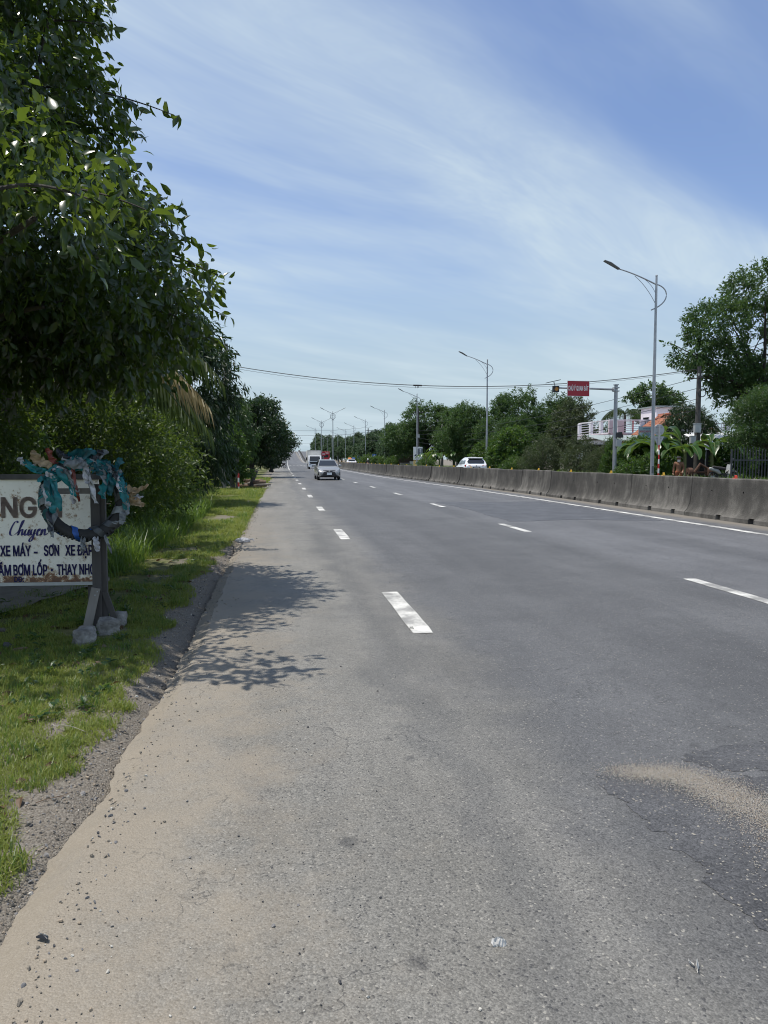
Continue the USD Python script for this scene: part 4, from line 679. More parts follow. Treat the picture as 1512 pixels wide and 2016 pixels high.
def lamp_arm(side, reach=2.1, top=11.0):
    arm = cat(tube(bez((-0.25 * side, 0, top - 1.75), (0.85 * side, 0, top - 1.35), (0.70 * side, 0, top - .55), (-.05 * side, 0, top - .42), 14), 0.032, 8), tube(bez((-.05 * side, 0, top - .42), (-.7 * side, 0, top - .12), (-1.2 * side, 0, top + .12), (-reach * side, 0, top + .34), 12), np.linspace(.040, .030, 12), 8))
    stay = cat(tube(bez((-.02 * side, 0, top - 1.45), (-.25 * side, 0, top - 1.0), (-.6 * side, 0, top - .45), (-1.15 * side, 0, top - .01), 10), .014, 6), tube(bez((-.02 * side, 0, top - .95), (-.1 * side, 0, top - .7), (-.3 * side, 0, top - .4), (-.62 * side, 0, top - .18), 8), .012, 6))
    tilt = .42; c, s = math.cos(tilt), math.sin(tilt); h = hull([(-reach * side, -.1, top + .34), (-reach * side, .1, top + .34), (-(reach + .45) * side, -.14, top + .62), (-(reach + .45) * side, .14, top + .62), (-(reach + .75) * side, -.09, top + .74), (-(reach + .75) * side, .09, top + .74)], .035, 8)
    hd = to_tm(h); ln = box(.5, .18, .012, (0.00, 0.00, 0)); ln.apply_transform(trimesh.transformations.rotation_matrix(side * .52, (0.00, 1.00, 0))); ln.apply_translation((-(reach + .42) * side, 0, top + .545))
    return arm, stay, hd, ln
def street_lamp(label, loc, double=False, rz=0.0, scale=1.0):
    t = thing("street_lamp", label, "street lamp", loc, rz, scale); part("pole", cat(tube([(0.00, 0.00, 0), (0, 0, 5.5), (0, 0, 11.0)], [.105, .085, .055], 14)), L + "galvanised", t, 30)
    part("base_plate", cat(box(.42, .42, .03, (0, 0, .015)), *[box(.05, .05, .06, (a * .15, b * .15, .05)) for a in (-1, 1) for b in (-1, 1)], prism([(-.16, .03), (.16, .03), (.11, .25), (-.11, .25)], .012, "xz", -.006)), L + "galvanised", t); part("pole_cap", to_tm(sph((0, 0, 11.0), .065, 12)), L + "galvanised", t)
    for s in ((1, -1) if double else (1,)):
        a, st, h, ln = lamp_arm(s, 1.75 if double else 2.0); ar = part("arm", a, L + "galvanised", t, 40); part("stay", st, L + "galvanised", ar, 40); hd = part("lamp_head", h, L + "lamp_grey", t, 40); part("lens", ln, L + "lens_pale", hd)
    if double: part("ring", torus(.42, .03, "y", 24, 8, (0, 0, 9.9)), L + "galvanised", t, True)
    part("access_door", box(.11, .012, .38, (0, -.106, .95)), L + "lamp_grey", t); return t
lp = street_lamp("nearest tall grey street lamp, between the striped sign post and the overhead sign pole", (19.52, 38.31, 0), rz=-.1)
ys = [(71.9, "second street lamp, between the white hatchback and the bright green bush"), (110.5, "third street lamp, standing in front of the white and yellow shop sign"), (147, "fourth street lamp, left of the big dark round tree"), (183, "fifth street lamp in the right row, by the pedestrian sign"), (215, "sixth street lamp in the right row, above the white car's roof"), (247, "seventh street lamp in the right row, behind the two blue signs"), (283, "eighth street lamp in the right row, right of the red bus"), (320, "ninth street lamp in the right row, small above the red bus"), (357, "tenth street lamp in the right row, small against the belt of trees"), (395, "eleventh street lamp in the right row, faint above the truck"), (432, "twelfth street lamp in the right row, farthest and faintest")]
for y, lab in ys: copy_of(lp, lab, (float(road_x(19.2, y) + .55 + 1.3 * float(narrow(y)) / .14), y, float(road_z(y)) - .05), -.05)
dl = street_lamp("nearer double-armed street lamp on the median behind the truck", (10.3 + .4, 154, 0), True)
copy_of(dl, "farther double-armed street lamp on the median, left of the other", (10.50, 191.00, 0)); copy_of(lp, "median street lamp beyond the double-armed ones at the foot of the ramp", (float(road_x(11, 236)), 236, 0), 0.0)

# overhead sign on its cantilever pole
og = thing("overhead_sign", "red overhead sign with white lettering on a grey cantilever pole", "road sign", (19.02, 41.81, 0))
part("pole", tube([(0.00, 0.00, 0), (0, 0, 3), (0, 0, 5.7)], [.115, .11, .10], 16), L + "galvanised", og, 30); part("pole_cap", box(.24, .24, .05, (0, 0, 5.72)), L + "galvanised", og); part("arm", tube([(-3.75, 0, 5.5), (-1.8, 0, 5.49), (0, 0, 5.45)], [.045, .055, .06], 10), L + "galvanised", og, 30)
part("clamp", cat(box(.30, .30, .06, (0, 0, 5.36)), box(.30, .30, .06, (0, 0, 5.55)), box(.08, .30, .2, (-.14, 0, 5.45))), L + "galvanised", og)
sb = part("sign_panel", box(1.28, .03, .84, (-2.28, -.09, 5.47)), L + "sign_red", og)
part("frame", cat(box(1.30, .035, .02, (-2.28, -.092, 5.895)), box(1.30, .035, .02, (-2.28, -.092, 5.045)), box(.02, .035, .84, (-2.925, -.092, 5.47)), box(.02, .035, .84, (-1.635, -.092, 5.47))), L + "white_paint", sb)
tx = text_xz("CHÚ Ý QUAN SÁT", .25, .006, 1.0, bold=True, center=True); tx.vertices[:, 0] *= .59 / tx.vertices[:, 0].max(); tx.apply_translation((-2.28, -.106, 5.36)); part("lettering", tx, L + "white_paint", sb)
fl = part("flasher", to_tm(hull([(-3.72, -.1, 5.28), (-3.42, -.1, 5.28), (-3.72, .1, 5.28), (-3.42, .1, 5.28), (-3.72, -.1, 5.58), (-3.42, -.1, 5.58), (-3.72, .1, 5.58), (-3.42, .1, 5.58)], .02, 6)), L + "black_plastic", og); part("flasher_lens", disc(.11, .03, (-3.57, -.125, 5.43)), L + "lens_amber", fl); part("visor", cat(tube(bez((-3.70, -.26, 5.43), (-3.70, -.26, 5.62), (-3.44, -.26, 5.62), (-3.44, -.26, 5.43), 9), .012, 5), tube(bez((-3.70, -.13, 5.43), (-3.70, -.13, 5.62), (-3.44, -.13, 5.62), (-3.44, -.13, 5.43), 9), .02, 5)), L + "black_plastic", fl)
sp_ = box(.75, .42, .03); sp_.apply_transform(trimesh.transformations.rotation_matrix(-.22, (0.00, 1.00, 0))); sp_.apply_translation((-3.72, 0, 5.86)); part("solar_panel", sp_, L + "black_plastic", og); part("panel_mount", tube([(-3.6, 0, 5.55), (-3.68, 0, 5.83)], .025, 6), L + "galvanised", og)
cb = part("camera_housing", to_tm(hull([(.02, -.22, 2.75), (.38, -.22, 2.75), (.02, .1, 2.8), (.38, .1, 2.8), (.05, -.22, 3.0), (.30, -.22, 3.02), (.05, .1, 3.0)], .03, 6)), L + "black_plastic", og); part("control_box", box(.32, .2, .40, (.12, -.17, 2.42)), L + "box_grey", og)

# striped post with two sign backs
sg = thing("striped_sign_post", "red and white striped post with a round and a triangular sign seen from behind", "road sign", (20.16, 38.83, 0))
for k in range(9): part("band", tube([(0, 0, .25 * k), (0, 0, .25 * (k + 1))], .042, 12), L + ("white_paint" if k % 2 else "pole_red"), sg, 30)
part("upper_pole", tube([(0, 0, 2.25), (0, 0, 3.35)], .042, 12), L + "sign_back", sg, 30); part("round_sign", cat(disc(.30, .012, (0, .06, 3.06)), torus(.295, .012, "y", 32, 6, (0, .055, 3.06))), L + "sign_back", sg, 30); part("triangle_sign", prism([(-.30, 2.72), (.30, 2.72), (.03, 2.16), (-.03, 2.16)], .012, "xz", .055), L + "sign_back", sg)
part("bracket", cat(box(.34, .02, .035, (0, .048, 3.2)), box(.34, .02, .035, (0, .048, 2.92)), box(.3, .02, .035, (0, .048, 2.62))), L + "galvanised", sg)

# utility poles, cables
def utility_pole(label, loc, h, boxes, m="dark_pole", arm=True):
    t = thing("utility_pole", label, "utility pole", loc); part("pole", tube([(0.00, 0.00, 0), (0, 0, h / 2), (0, 0, h)], [.19, .16, .11], 12), L + m, t, 30); part("crossarm" if arm else "bracket", box(1.5 if arm else .3, .09, .11, (0, -.14, h - .6)), L + m, t)
    for k in (-.62, -.2, .2, .62) if arm else (-.1, .1): part("insulator", cat(disc(.035, .14, (k, -.14, h - .48), "z", 10), disc(.06, .03, (k, -.14, h - .45), "z", 10)), L + "lens_pale", t)
    for k, (z, s, x) in enumerate(boxes): part("meter_box", cat(box(.36 * s, .22, .48 * s, (x, -.24, z)), box(.40 * s, .26, .04, (x, -.24, z + .26 * s))), L + "box_grey", t)
    part("cable_coil", torus(.22, .025, "y", 20, 6, (.1, -.2, h - 1.5)), L + "cable_black", t); return t
utility_pole("dark utility pole with grey meter boxes in front of the big tree at the right", (23.68, 41.18, 0), 6.75, [(3.25, 1.0, -.16), (2.6, .8, -.42)], arm=False); utility_pole("utility pole beside the white and yellow shop sign", (20.41, 112.28, 0), 9.0, [(4.90, 1.00, 0)]); utility_pole("far utility pole in the belt of trees, above the blue crossing sign", (21.50, 186.00, 0), 9.0, [])
utility_pole("concrete utility pole on the left, hidden in the mango foliage where the cable starts", (-3.0, 46, 0), 8.2, [], "concrete_pole")
utility_pole("slim pale concrete pole among the banana plants", (21.00, 98.06, 0), 7.0, [(2.20, 1.20, 0)], "concrete_pole")
def cable(label, a, b, sag, r=.014, node=None, name="overhead_cable"):
    a, b = np.array(a, float), np.array(b, float); t = np.linspace(0, 1, 40)[:, None]; p = a + (b - a) * t - np.array([0, 0, 1]) * sag * 4 * t * (1 - t); o = thing(name, label, "cable", (0.00, 0.00, 0)); part("wire", tube(p, r, 6), L + "cable_black", o)
    if node:
        c = p[int(node * 39)]; rg = np.random.default_rng(5); part("splice", cat(tube([c + [-.25, 0, 0], c, c + [.25, 0, -.01]], .045, 6), *[tube([c + [k * .06, 0, -.02], c + [k * .07, .02, -.12 - .05 * rg.random()]], .014, 5) for k in (-2, 0, 1)]), L + "cable_black", o)
    return o
cable("black cable hung right across the road, thickest of the overhead cables", (-3.0, 45.9, 6.98), (23.7, 41.2, 6.62), 1.12, .022, .42); cable("thin second cable running just under the one hung across the road", (-3.0, 46, 6.86), (23.7, 41.3, 6.55), 1.13, .009)
for k, (z, lab) in enumerate(((6.1, "topmost power line along the right belt of trees"), (5.5, "second power line along the right belt of trees"), (4.9, "third power line along the right belt of trees"), (4.3, "lowest power line along the right belt of trees"))): cable(lab, (23.5, 41.0, z), (20.4, 112.2, z - .3), .9 + .1 * k, .015, name="power_line")
for k, (z, lab) in enumerate(((8.4, "upper power line beyond the shop sign"), (6.2, "lower power line beyond the shop sign"))): cable(lab, (20.4, 112.3, z), (21.5, 186, z), .8, .03, name="power_line")
for k, (z, y, lab) in enumerate(((10.0, 215, "upper far cable over the road before the bridge ramp"), (8.6, 215, "middle far cable over the road before the bridge ramp"), (6.8, 235, "lower far cable over the road before the bridge ramp"))): cable(lab, (-5, y, z), (26, y, z + .6), .9, (.03, .045, .025)[k], .55 if k == 1 else None)

# small blue signs, red median sign, shop signs
def sign_plate(label, loc, w, h, z, m, shape="square", mark=None, name="road_sign"):
    t = thing(name, label, "road sign", loc); part("post", tube([(0.00, 0.00, 0), (0, 0, z + h / 2)], .04, 8), L + "galvanised", t); pl = part("plate", disc(w / 2, .02, (0, -.06, z)) if shape == "disc" else box(w, .02, h, (0, -.06, z)), L + m, t)
    if mark is not None: mark.apply_translation((0, -.078, z)); part("symbol", mark, L + "white_paint", pl)
    return t
sign_plate("left blue square sign with a white bus symbol down the far carriageway", (19.90, 192.00, 0), .78, .9, 2.0, "sign_blue", mark=cat(box(.56, .006, .2, (0, 0, .16)), box(.5, .006, .05, (0, 0, -.02))))
sign_plate("blue sign with a white upward arrow, right of the bus sign", (20.20, 184.00, 0), .78, .9, 1.95, "sign_blue", mark=cat(box(.1, .006, .5, (0, 0, -.08)), prism([(-.2, .1), (.2, .1), (0, .36)], .006, "xz", -.003)))
sign_plate("blue pedestrian crossing sign with a white triangle, nearest of the blue signs", (19.90, 161.00, 0), .86, .86, 2.15, "sign_blue", mark=cat(prism([(-.33, -.28), (.33, -.28), (0, .34)], .006, "xz", -.003)))
sign_plate("round red sign with a white bar at the nose of the median, behind the truck", (8.60, 150.00, 0), .86, .86, 2.5, "sign_red", "disc", box(.56, .006, .13))
bs = thing("shop_sign", "upright white and dark shop sign with a yellow lower board behind the third lamp post", "sign", (20.21, 111.29, 0))
mat("sign_slate", (0.045, 0.06, 0.085), None, rough=.4); mat("sign_yellow", (0.55, 0.36, 0.10), (0.6, 0.45, 0.2), 2, .5); mat("brown_dark", (0.05, 0.035, 0.026), (0.08, 0.06, 0.045), 4, .8)
part("upper_panel", box(1.35, .12, 1.9, (0, 0, 2.35)), L + "white_paint", bs); part("dark_panel", box(.62, .02, 1.15, (.34, -.07, 2.50)), L + "sign_slate", bs); part("figure", prism([(-.58, 1.95), (-.2, 1.95), (-.06, 2.3), (-.05, 2.95), (-.12, 3.0), (-.2, 2.4)], .012, "xz", -.075), L + "sign_slate", bs)
for k in range(3): part("white_mark", box(.26, .012, .12 if k else .17, (.36, -.086, 2.86 - .3 * k)), L + "white_paint", bs)
part("lower_panel", box(1.3, .12, 1.25, (0, 0, .70)), L + "sign_yellow", bs); part("pale_notice", box(.42, .02, .95, (-.12, -.07, .75)), L + "white_paint", bs); part("leg", box(.1, .1, .1, (-.5, 0, .04)), L + "brown_dark", bs); part("leg", box(.1, .1, .1, (.5, 0, .04)), L + "brown_dark", bs)
st = thing("roadside_shack", "dark low roadside shack with boards leaning on it, left of the shop sign", "shack", (22.20, 127.00, 0)); part("wall", box(5.0, 2.5, 2.0, (0, 0, 1.0)), L + "brown_dark", st); part("roof", prism([(-2.9, 2.02), (2.9, 2.02), (2.7, 2.35), (-2.7, 2.2)], 3.2, "xz", -1.7), L + "dark_pole", st); part("board", box(.9, .05, 1.1, (-.3, -1.35, .6)), L + "white_paint", st); part("board", box(.5, .05, .9, (.8, -1.35, .5)), L + "box_grey", st); part("counter", box(1.6, .6, .9, (-1.6, -1.6, .45)), L + "concrete_pole", st)
for nm, lab, x, w, h, z, m in (("advert_board", "narrow red and white advert board strapped to the utility pole by the shop sign", 20.15, .45, 1.6, 2.4, "white_paint"),):
    a = thing(nm, lab, "sign", (x, 112, 0)); part("panel", box(w, .03, h, (0, -.1, z)), L + m, a); part("red_stripe", box(.14, .012, h, (-w / 2 + .07, -.122, z)), L + "pole_red", a); part("band", box(w, .05, .03, (0, -.08, z + h / 2 - .1)), L + "dark_pole", a)

# shop sign NGOC NGUYEN with a small truck
ad = thing("hanging_sign", "pale sign with red lettering and a truck picture, left of the nearest lamp post", "sign", (23.38, 46.77, 0)); mat("sign_pale", (0.30, 0.42, 0.45), (0.36, 0.47, 0.49), 2, .5); mat("ink_red", (0.45, 0.03, 0.04), None, rough=.5); mat("ink_blue", (0.02, 0.07, 0.20), None, rough=.5); mat("ink_orange", (0.55, 0.2, 0.05), None, rough=.5)
pn = part("panel", box(.98, .05, 1.22, (0, 0, 2.95)), L + "sign_pale", ad); part("frame", cat(box(1.02, .06, .03, (0, 0, 3.575)), box(1.02, .06, .03, (0, 0, 2.325)), box(.03, .06, 1.22, (-.505, 0, 2.95)), box(.03, .06, 1.22, (.505, 0, 2.95))), L + "galvanised", ad)
for s, z, h, m, xs in (("NGỌC NGUYÊN", 3.22, .115, "ink_red", .78), ("SỬA CHỮA Ô TÔ", 3.42, .055, "ink_blue", .8), ("ĐỒNG SƠN", 3.08, .05, "ink_blue", .9), ("RỬA XE", 3.0, .045, "ink_blue", .9)):
    q = text_xz(s, h, .004, xs, bold=True, center=True); q.apply_translation((.12 if z < 3.1 else 0, -.03, z)); part("lettering", q, L + m, pn)
part("truck_picture", cat(prism([(-.42, 2.62), (.36, 2.62), (.36, 2.74), (.02, 2.76), (-.02, 2.86), (-.22, 2.90), (-.42, 2.88)], .005, "xz", -.031), disc(.06, .006, (-.27, -.030, 2.61)), disc(.06, .006, (.22, -.030, 2.61))), L + "ink_blue", pn); part("phone_line", box(.5, .005, .05, (0, -.029, 2.42)), L + "ink_orange", pn); part("post", tube([(-.3, .05, 0), (-.3, .05, 2.4)], .04, 8), L + "galvanised", ad); part("post", tube([(.3, .05, 0), (.3, .05, 2.4)], .04, 8), L + "galvanised", ad)

# ------------------------------------------------------------------ the white house with its balcony and tiled roof
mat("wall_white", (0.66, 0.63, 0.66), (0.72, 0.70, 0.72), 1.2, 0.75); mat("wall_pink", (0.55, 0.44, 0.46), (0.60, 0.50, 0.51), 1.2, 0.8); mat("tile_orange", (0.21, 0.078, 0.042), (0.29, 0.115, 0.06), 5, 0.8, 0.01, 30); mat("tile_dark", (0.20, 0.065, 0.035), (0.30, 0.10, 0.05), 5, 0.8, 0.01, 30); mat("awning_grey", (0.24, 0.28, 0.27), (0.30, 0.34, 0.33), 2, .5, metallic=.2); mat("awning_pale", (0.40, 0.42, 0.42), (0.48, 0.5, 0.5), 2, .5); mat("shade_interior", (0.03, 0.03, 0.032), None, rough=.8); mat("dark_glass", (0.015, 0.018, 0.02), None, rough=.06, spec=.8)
hs = thing("white_house", "white house with balustraded balcony and orange tiled roof behind the road signs", "house", (28.54, 63.73, 0), .0)
part("ground_floor", box(11.0, 6.0, 3.2, (5.6, 3.2, 1.6)), L + "wall_white", hs); part("balcony_slab", box(12.0, 7.2, .30, (5.6, 2.8, 3.5)), L + "wall_white", hs); part("slab_trim", box(12.06, 7.26, .07, (5.6, 2.8, 3.68)), L + "wall_pink", hs)
part("rail_top", cat(box(6.0, .14, .10, (2.6, -.72, 4.86)), box(.14, 6.9, .10, (-.32, 2.8, 4.86))), L + "wall_white", hs); part("rail_foot", cat(box(6.0, .12, .08, (2.6, -.72, 3.76)), box(.12, 6.9, .08, (-.32, 2.8, 3.76))), L + "wall_white", hs)
for x in (-.30, .62, 2.55, 4.0, 5.5): part("balcony_pillar", box(.34 if x != .62 else .5, .24, 1.12, (x, -.72, 4.26)), L + ("wall_pink" if x in (-.30, .62) else "wall_white"), hs)
for y in (1.2, 3.4, 6.1): part("balcony_pillar", box(.24, .4, 1.12, (-.32, y, 4.26)), L + "wall_white", hs)
for k in range(8): part("baluster", trimesh.creation.revolve(np.array([(0, 3.8), (.075, 3.8), (.05, 3.95), (.095, 4.2), (.05, 4.5), (.045, 4.68), (.08, 4.81), (0, 4.81)]), sections=10), L + "wall_white", hs, 30) if False else part("baluster", (lambda m: (m.apply_translation((2.8 + k * .165 if k < 7 else 5.1, -.72, 0)), m)[1])(trimesh.creation.revolve(np.array([(0, 3.8), (.075, 3.8), (.05, 3.95), (.09, 4.2), (.05, 4.5), (.045, 4.68), (.08, 4.81), (0, 4.81)]), sections=10)), L + "wall_white", hs, 30)
for k in range(5): part("rail_bar", box(1.45, .04, .05, (1.62, -.72, 3.95 + .19 * k)), L + "wall_white", hs)
part("red_post", box(.10, .06, 1.0, (1.72, -.75, 4.3)), L + "pole_red", hs)
for k in range(4):
    for y0 in (1.4, 3.6): part("rail_bar", box(.04, 2.0 if y0 < 3 else 2.3, .05, (-.32, y0 + 1.0, 4.0 + .22 * k)), L + "wall_white", hs)
part("stair_tower", box(2.4, 3.0, 2.3, (6.3, 3.2, 5.0)), L + "wall_white", hs); part("tower_roof", box(3.5, 3.6, .12, (6.7, 3.2, 6.22)), L + "awning_grey", hs)
wn = part("tower_window", box(.05, 1.1, .9, (5.09, 3.6, 4.9)), L + "dark_glass", hs); part("window_frame", cat(box(.06, 1.2, .05, (5.08, 3.6, 5.38)), box(.06, 1.2, .05, (5.08, 3.6, 4.42)), box(.06, .05, .92, (5.08, 3.0, 4.9)), box(.06, .05, .92, (5.08, 4.2, 4.9))), L + "wall_white", wn)
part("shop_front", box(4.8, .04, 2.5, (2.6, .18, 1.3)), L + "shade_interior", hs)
# tiled roof in front: a pitched roof whose courses of tiles step down, facing the road
rf = thing("tiled_roof_house", "small house with a weathered orange tiled roof right of the white house", "house", (29.3, 57.35, 0.2), 0.0, (.72, 1.0, .86))
part("wall", box(7.2, 4.6, 3.3, (4.0, 2.4, 1.65)), L + "wall_white", rf)
rg = np.random.default_rng(33)
# ridge runs along +y; the slope that faces the road falls towards -x
def tile(w, l):
    a = np.linspace(-1, 1, 6); pr = [(x * w / 2, .05 * (1 - x * x)) for x in a]; pts = np.array([(x, 0, z) for x, z in pr] + [(x, l, z + .0) for x, z in pr] + [(x, 0, z - .018) for x, z in pr] + [(x, l, z - .018) for x, z in pr])
    q = np.arange(5); F = np.vstack([np.stack([q, q + 1, q + 7], -1), np.stack([q, q + 7, q + 6], -1), np.stack([q + 12, q + 13, q + 1], -1), np.stack([q + 12, q + 1, q], -1)]); return trimesh.Trimesh(pts, F, process=False)
lo, hi = np.array([-.5, 0, 3.1]), np.array([4.2, 0, 5.9]); sl = np.linalg.norm(hi - lo); ux = (hi - lo) / sl; nz = np.array([-ux[2], 0, ux[0]]); tl_a, tl_b = [], []
for r in range(14):
    for c in range(20):
        m = tile(.30, .48); v = m.vertices; o = lo + ux * (r * .38) + nz * (.03 + rg.normal() * .008); yy = -.4 + c * .285 + .03 * rg.normal() * .3
        m.vertices = o + v[:, [1]] * ux + np.array([0, 1, 0]) * (v[:, [0]] + yy) + nz * (v[:, [2]] + .03 - .05 * v[:, [1]]); (tl_a if rg.random() < .65 else tl_b).append(m)
roof = part("roof_deck", prism([(-.5, 3.0), (4.2, 5.8), (8.9, 3.0), (8.7, 2.9), (4.2, 5.6), (-.3, 2.9)], 5.6, "xz", -.5), L + "tile_dark", rf)
for m in tl_a[:150]: part("tile", m, L + "tile_orange", roof)
for m in tl_b[:120]: part("tile", m, L + "tile_dark", roof)
part("ridge", tube([(4.2, -.55, 5.90), (4.2, 5.15, 5.90)], .12, 8), L + "tile_dark", rf); part("gable_trim", cat(tube([(-.6, -.56, 3.08), (4.2, -.56, 5.92)], .09, 6), tube([(9.0, -.56, 3.05), (4.2, -.56, 5.92)], .09, 6)), L + "dark_pole", rf); part("gable_wall", prism([(.4, 3.3), (8.0, 3.3), (4.2, 5.55)], .2, "xz", .1), L + "wall_white", rf)
part("window", box(1.4, .05, 1.2, (2.2, .08, 1.8)), L + "dark_glass", rf); part("door", box(1.0, .05, 2.1, (4.6, .08, 1.06)), L + "brown_dark", rf)
def corrugated(w, d, z0, z1, pitch=.2):
    n = int(w / pitch * 4); x = np.linspace(0, w, n); zz = .03 * np.sin(x / pitch * 2 * np.pi); V = np.vstack([np.stack([x, 0 * x, z0 + zz], -1), np.stack([x, 0 * x + d, z1 + zz], -1), np.stack([x, 0 * x, z0 + zz - .02], -1), np.stack([x, 0 * x + d, z1 + zz - .02], -1)]); q = np.arange(n - 1)
    return trimesh.Trimesh(V, np.vstack([np.stack([q, q + 1, q + n + 1], -1), np.stack([q, q + n + 1, q + n], -1), np.stack([q + 2 * n, q + 1, q], -1), np.stack([q + 2 * n, q + 2 * n + 1, q + 1], -1), np.stack([q + 2 * n, q + 3 * n, q + 3 * n + 1], -1), np.stack([q + 2 * n, q + 3 * n + 1, q + 2 * n + 1], -1)]), process=False)
aw = thing("metal_awning", "grey corrugated metal awning roof below the white balcony", "awning", (24.37, 55.21, 0)); part("roof_sheet", corrugated(5.5, 4.5, 2.85, 3.45), L + "awning_grey", aw)
for x in (.2, 2.7, 5.3): part("post", tube([(x, .15, 0), (x, .15, 2.8)], .05, 8), L + "galvanised", aw)
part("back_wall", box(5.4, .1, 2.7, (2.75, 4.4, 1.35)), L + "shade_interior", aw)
aw2 = thing("metal_awning", "pale sloping metal awning right of the grey one, before the orange roof", "awning", (28.34, 52.65, 0)); part("roof_sheet", corrugated(6.5, 3.2, 2.95, 3.55), L + "awning_pale", aw2); part("fascia", box(6.5, .06, .16, (3.25, -.03, 2.88)), L + "white_paint", aw2)
for x in (.2, 3.2, 6.3): part("post", tube([(x, .15, 0), (x, .15, 2.85)], .05, 8), L + "galvanised", aw2)
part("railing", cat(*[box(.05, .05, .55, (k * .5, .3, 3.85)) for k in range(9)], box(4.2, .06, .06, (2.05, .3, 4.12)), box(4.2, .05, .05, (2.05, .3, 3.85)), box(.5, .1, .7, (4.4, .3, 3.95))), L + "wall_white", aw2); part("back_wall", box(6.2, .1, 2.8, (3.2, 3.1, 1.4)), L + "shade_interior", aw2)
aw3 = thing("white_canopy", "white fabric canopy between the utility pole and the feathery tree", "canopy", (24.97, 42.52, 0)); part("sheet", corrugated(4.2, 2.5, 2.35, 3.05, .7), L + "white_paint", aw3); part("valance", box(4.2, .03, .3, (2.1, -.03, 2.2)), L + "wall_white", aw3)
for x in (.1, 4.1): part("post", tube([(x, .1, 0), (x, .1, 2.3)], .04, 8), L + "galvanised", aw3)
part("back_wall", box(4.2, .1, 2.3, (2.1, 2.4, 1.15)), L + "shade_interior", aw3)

# metal gate
gt = thing("metal_gate", "dark grey metal gate of upright bars with pointed tops at the right edge", "gate", (22.39, 35.70, 0), 0.0); mat("gate_grey", (0.045, 0.048, 0.055), (0.075, 0.078, 0.088), 4, .5, metallic=.4)
part("frame", cat(box(2.3, .06, .06, (1.15, 0, .18)), box(2.3, .06, .06, (1.15, 0, 1.45)), box(.07, .07, 2.0, (.0, 0, 1.0)), box(.09, .09, 2.05, (2.3, 0, 1.02))), L + "gate_grey", gt)
for k in range(13): h = 1.95 + .1 * math.sin(k / 12 * math.pi); part("bar", cat(box(.035, .035, h - .2, (.17 + k * .165, 0, .1 + h / 2)), prism([(.17 + k * .165 - .035, h), (.17 + k * .165 + .035, h), (.17 + k * .165, h + .12)], .03, "xz", -.015)), L + "gate_grey", gt)
part("gate_post", box(.36, .36, 2.3, (2.75, .02, 1.15)), L + "dark_pole", gt); part("post_cap", box(.46, .46, .1, (2.75, .02, 2.35)), L + "concrete_pole", gt)
copy_of(gt, "second leaf of the dark metal gate, cut by the right edge of the frame", (25.46, 35.28, 0)); pp_ = thing("water_pipe", "slim pale standing pipe in front of the metal gate", "pipe", (23.68, 34.52, 0)); part("pipe", tube([(0.00, 0.00, 0), (0, 0, 1.15)], .04, 8), L + "lens_pale", pp_); part("cap", disc(.055, .06, (0, 0, 1.17), "z", 10), L + "galvanised", pp_)

# rusty plough and junk behind the barrier
mat("rust", (0.055, 0.028, 0.018), (0.10, 0.048, 0.028), 8, .85, .006, 40)
pg = thing("rusty_plough", "rusty farm implement with a raised drawbar and two drums, right of the woman", "farm implement", (21.80, 37.70, 0)); part("drawbar", tube([(-.25, 0, .80), (.08, 0, 1.25), (.6, 0, .95)], .07, 8), L + "rust", pg); part("drum", disc(.21, .24, (-.5, 0, .84), "x", 16), L + "rust", pg); part("drum", disc(.22, .30, (.6, 0, .84), "x", 16), L + "rust", pg); part("axle", tube([(-.65, 0, .82), (.8, 0, .82)], .06, 8), L + "rust", pg); part("strut", tube([(-.1, 0, .82), (.09, 0, 1.22)], .04, 6), L + "rust", pg); part("trestle", cat(*[tube([(x, y, 0), (x * .8, 0, .82)], .04, 6) for x in (-.7, .8) for y in (-.4, .4)]), L + "rust", pg)

# ------------------------------------------------------------------ vehicles (front along +y in their own frame)
mat("paint_silver", (0.34, 0.34, 0.33), None, rough=.28, metallic=.55, coat=.6); mat("paint_white", (0.72, 0.73, 0.74), None, rough=.25, coat=.5); mat("paint_red", (0.42, 0.02, 0.03), None, rough=.35); mat("paint_blue", (0.03, 0.16, 0.38), None, rough=.35)
mat("box_white", (0.60, 0.58, 0.53), (0.54, 0.52, 0.47), 1.2, .55); mat("tyre_black", (0.014, 0.014, 0.014), (0.022, 0.022, 0.022), 6, .8); mat("rim_alloy", (0.38, 0.38, 0.39), None, rough=.3, metallic=.8); mat("trim_black", (0.012, 0.012, 0.013), None, rough=.4); mat("chrome", (0.6, 0.6, 0.6), None, rough=.12, metallic=1.0); mat("lamp_clear", (0.50, 0.52, 0.54), None, rough=.1, metallic=.4); mat("lamp_red", (0.30, 0.015, 0.015), None, rough=.15); mat("plate_white", (0.7, 0.72, 0.72), None, rough=.4)
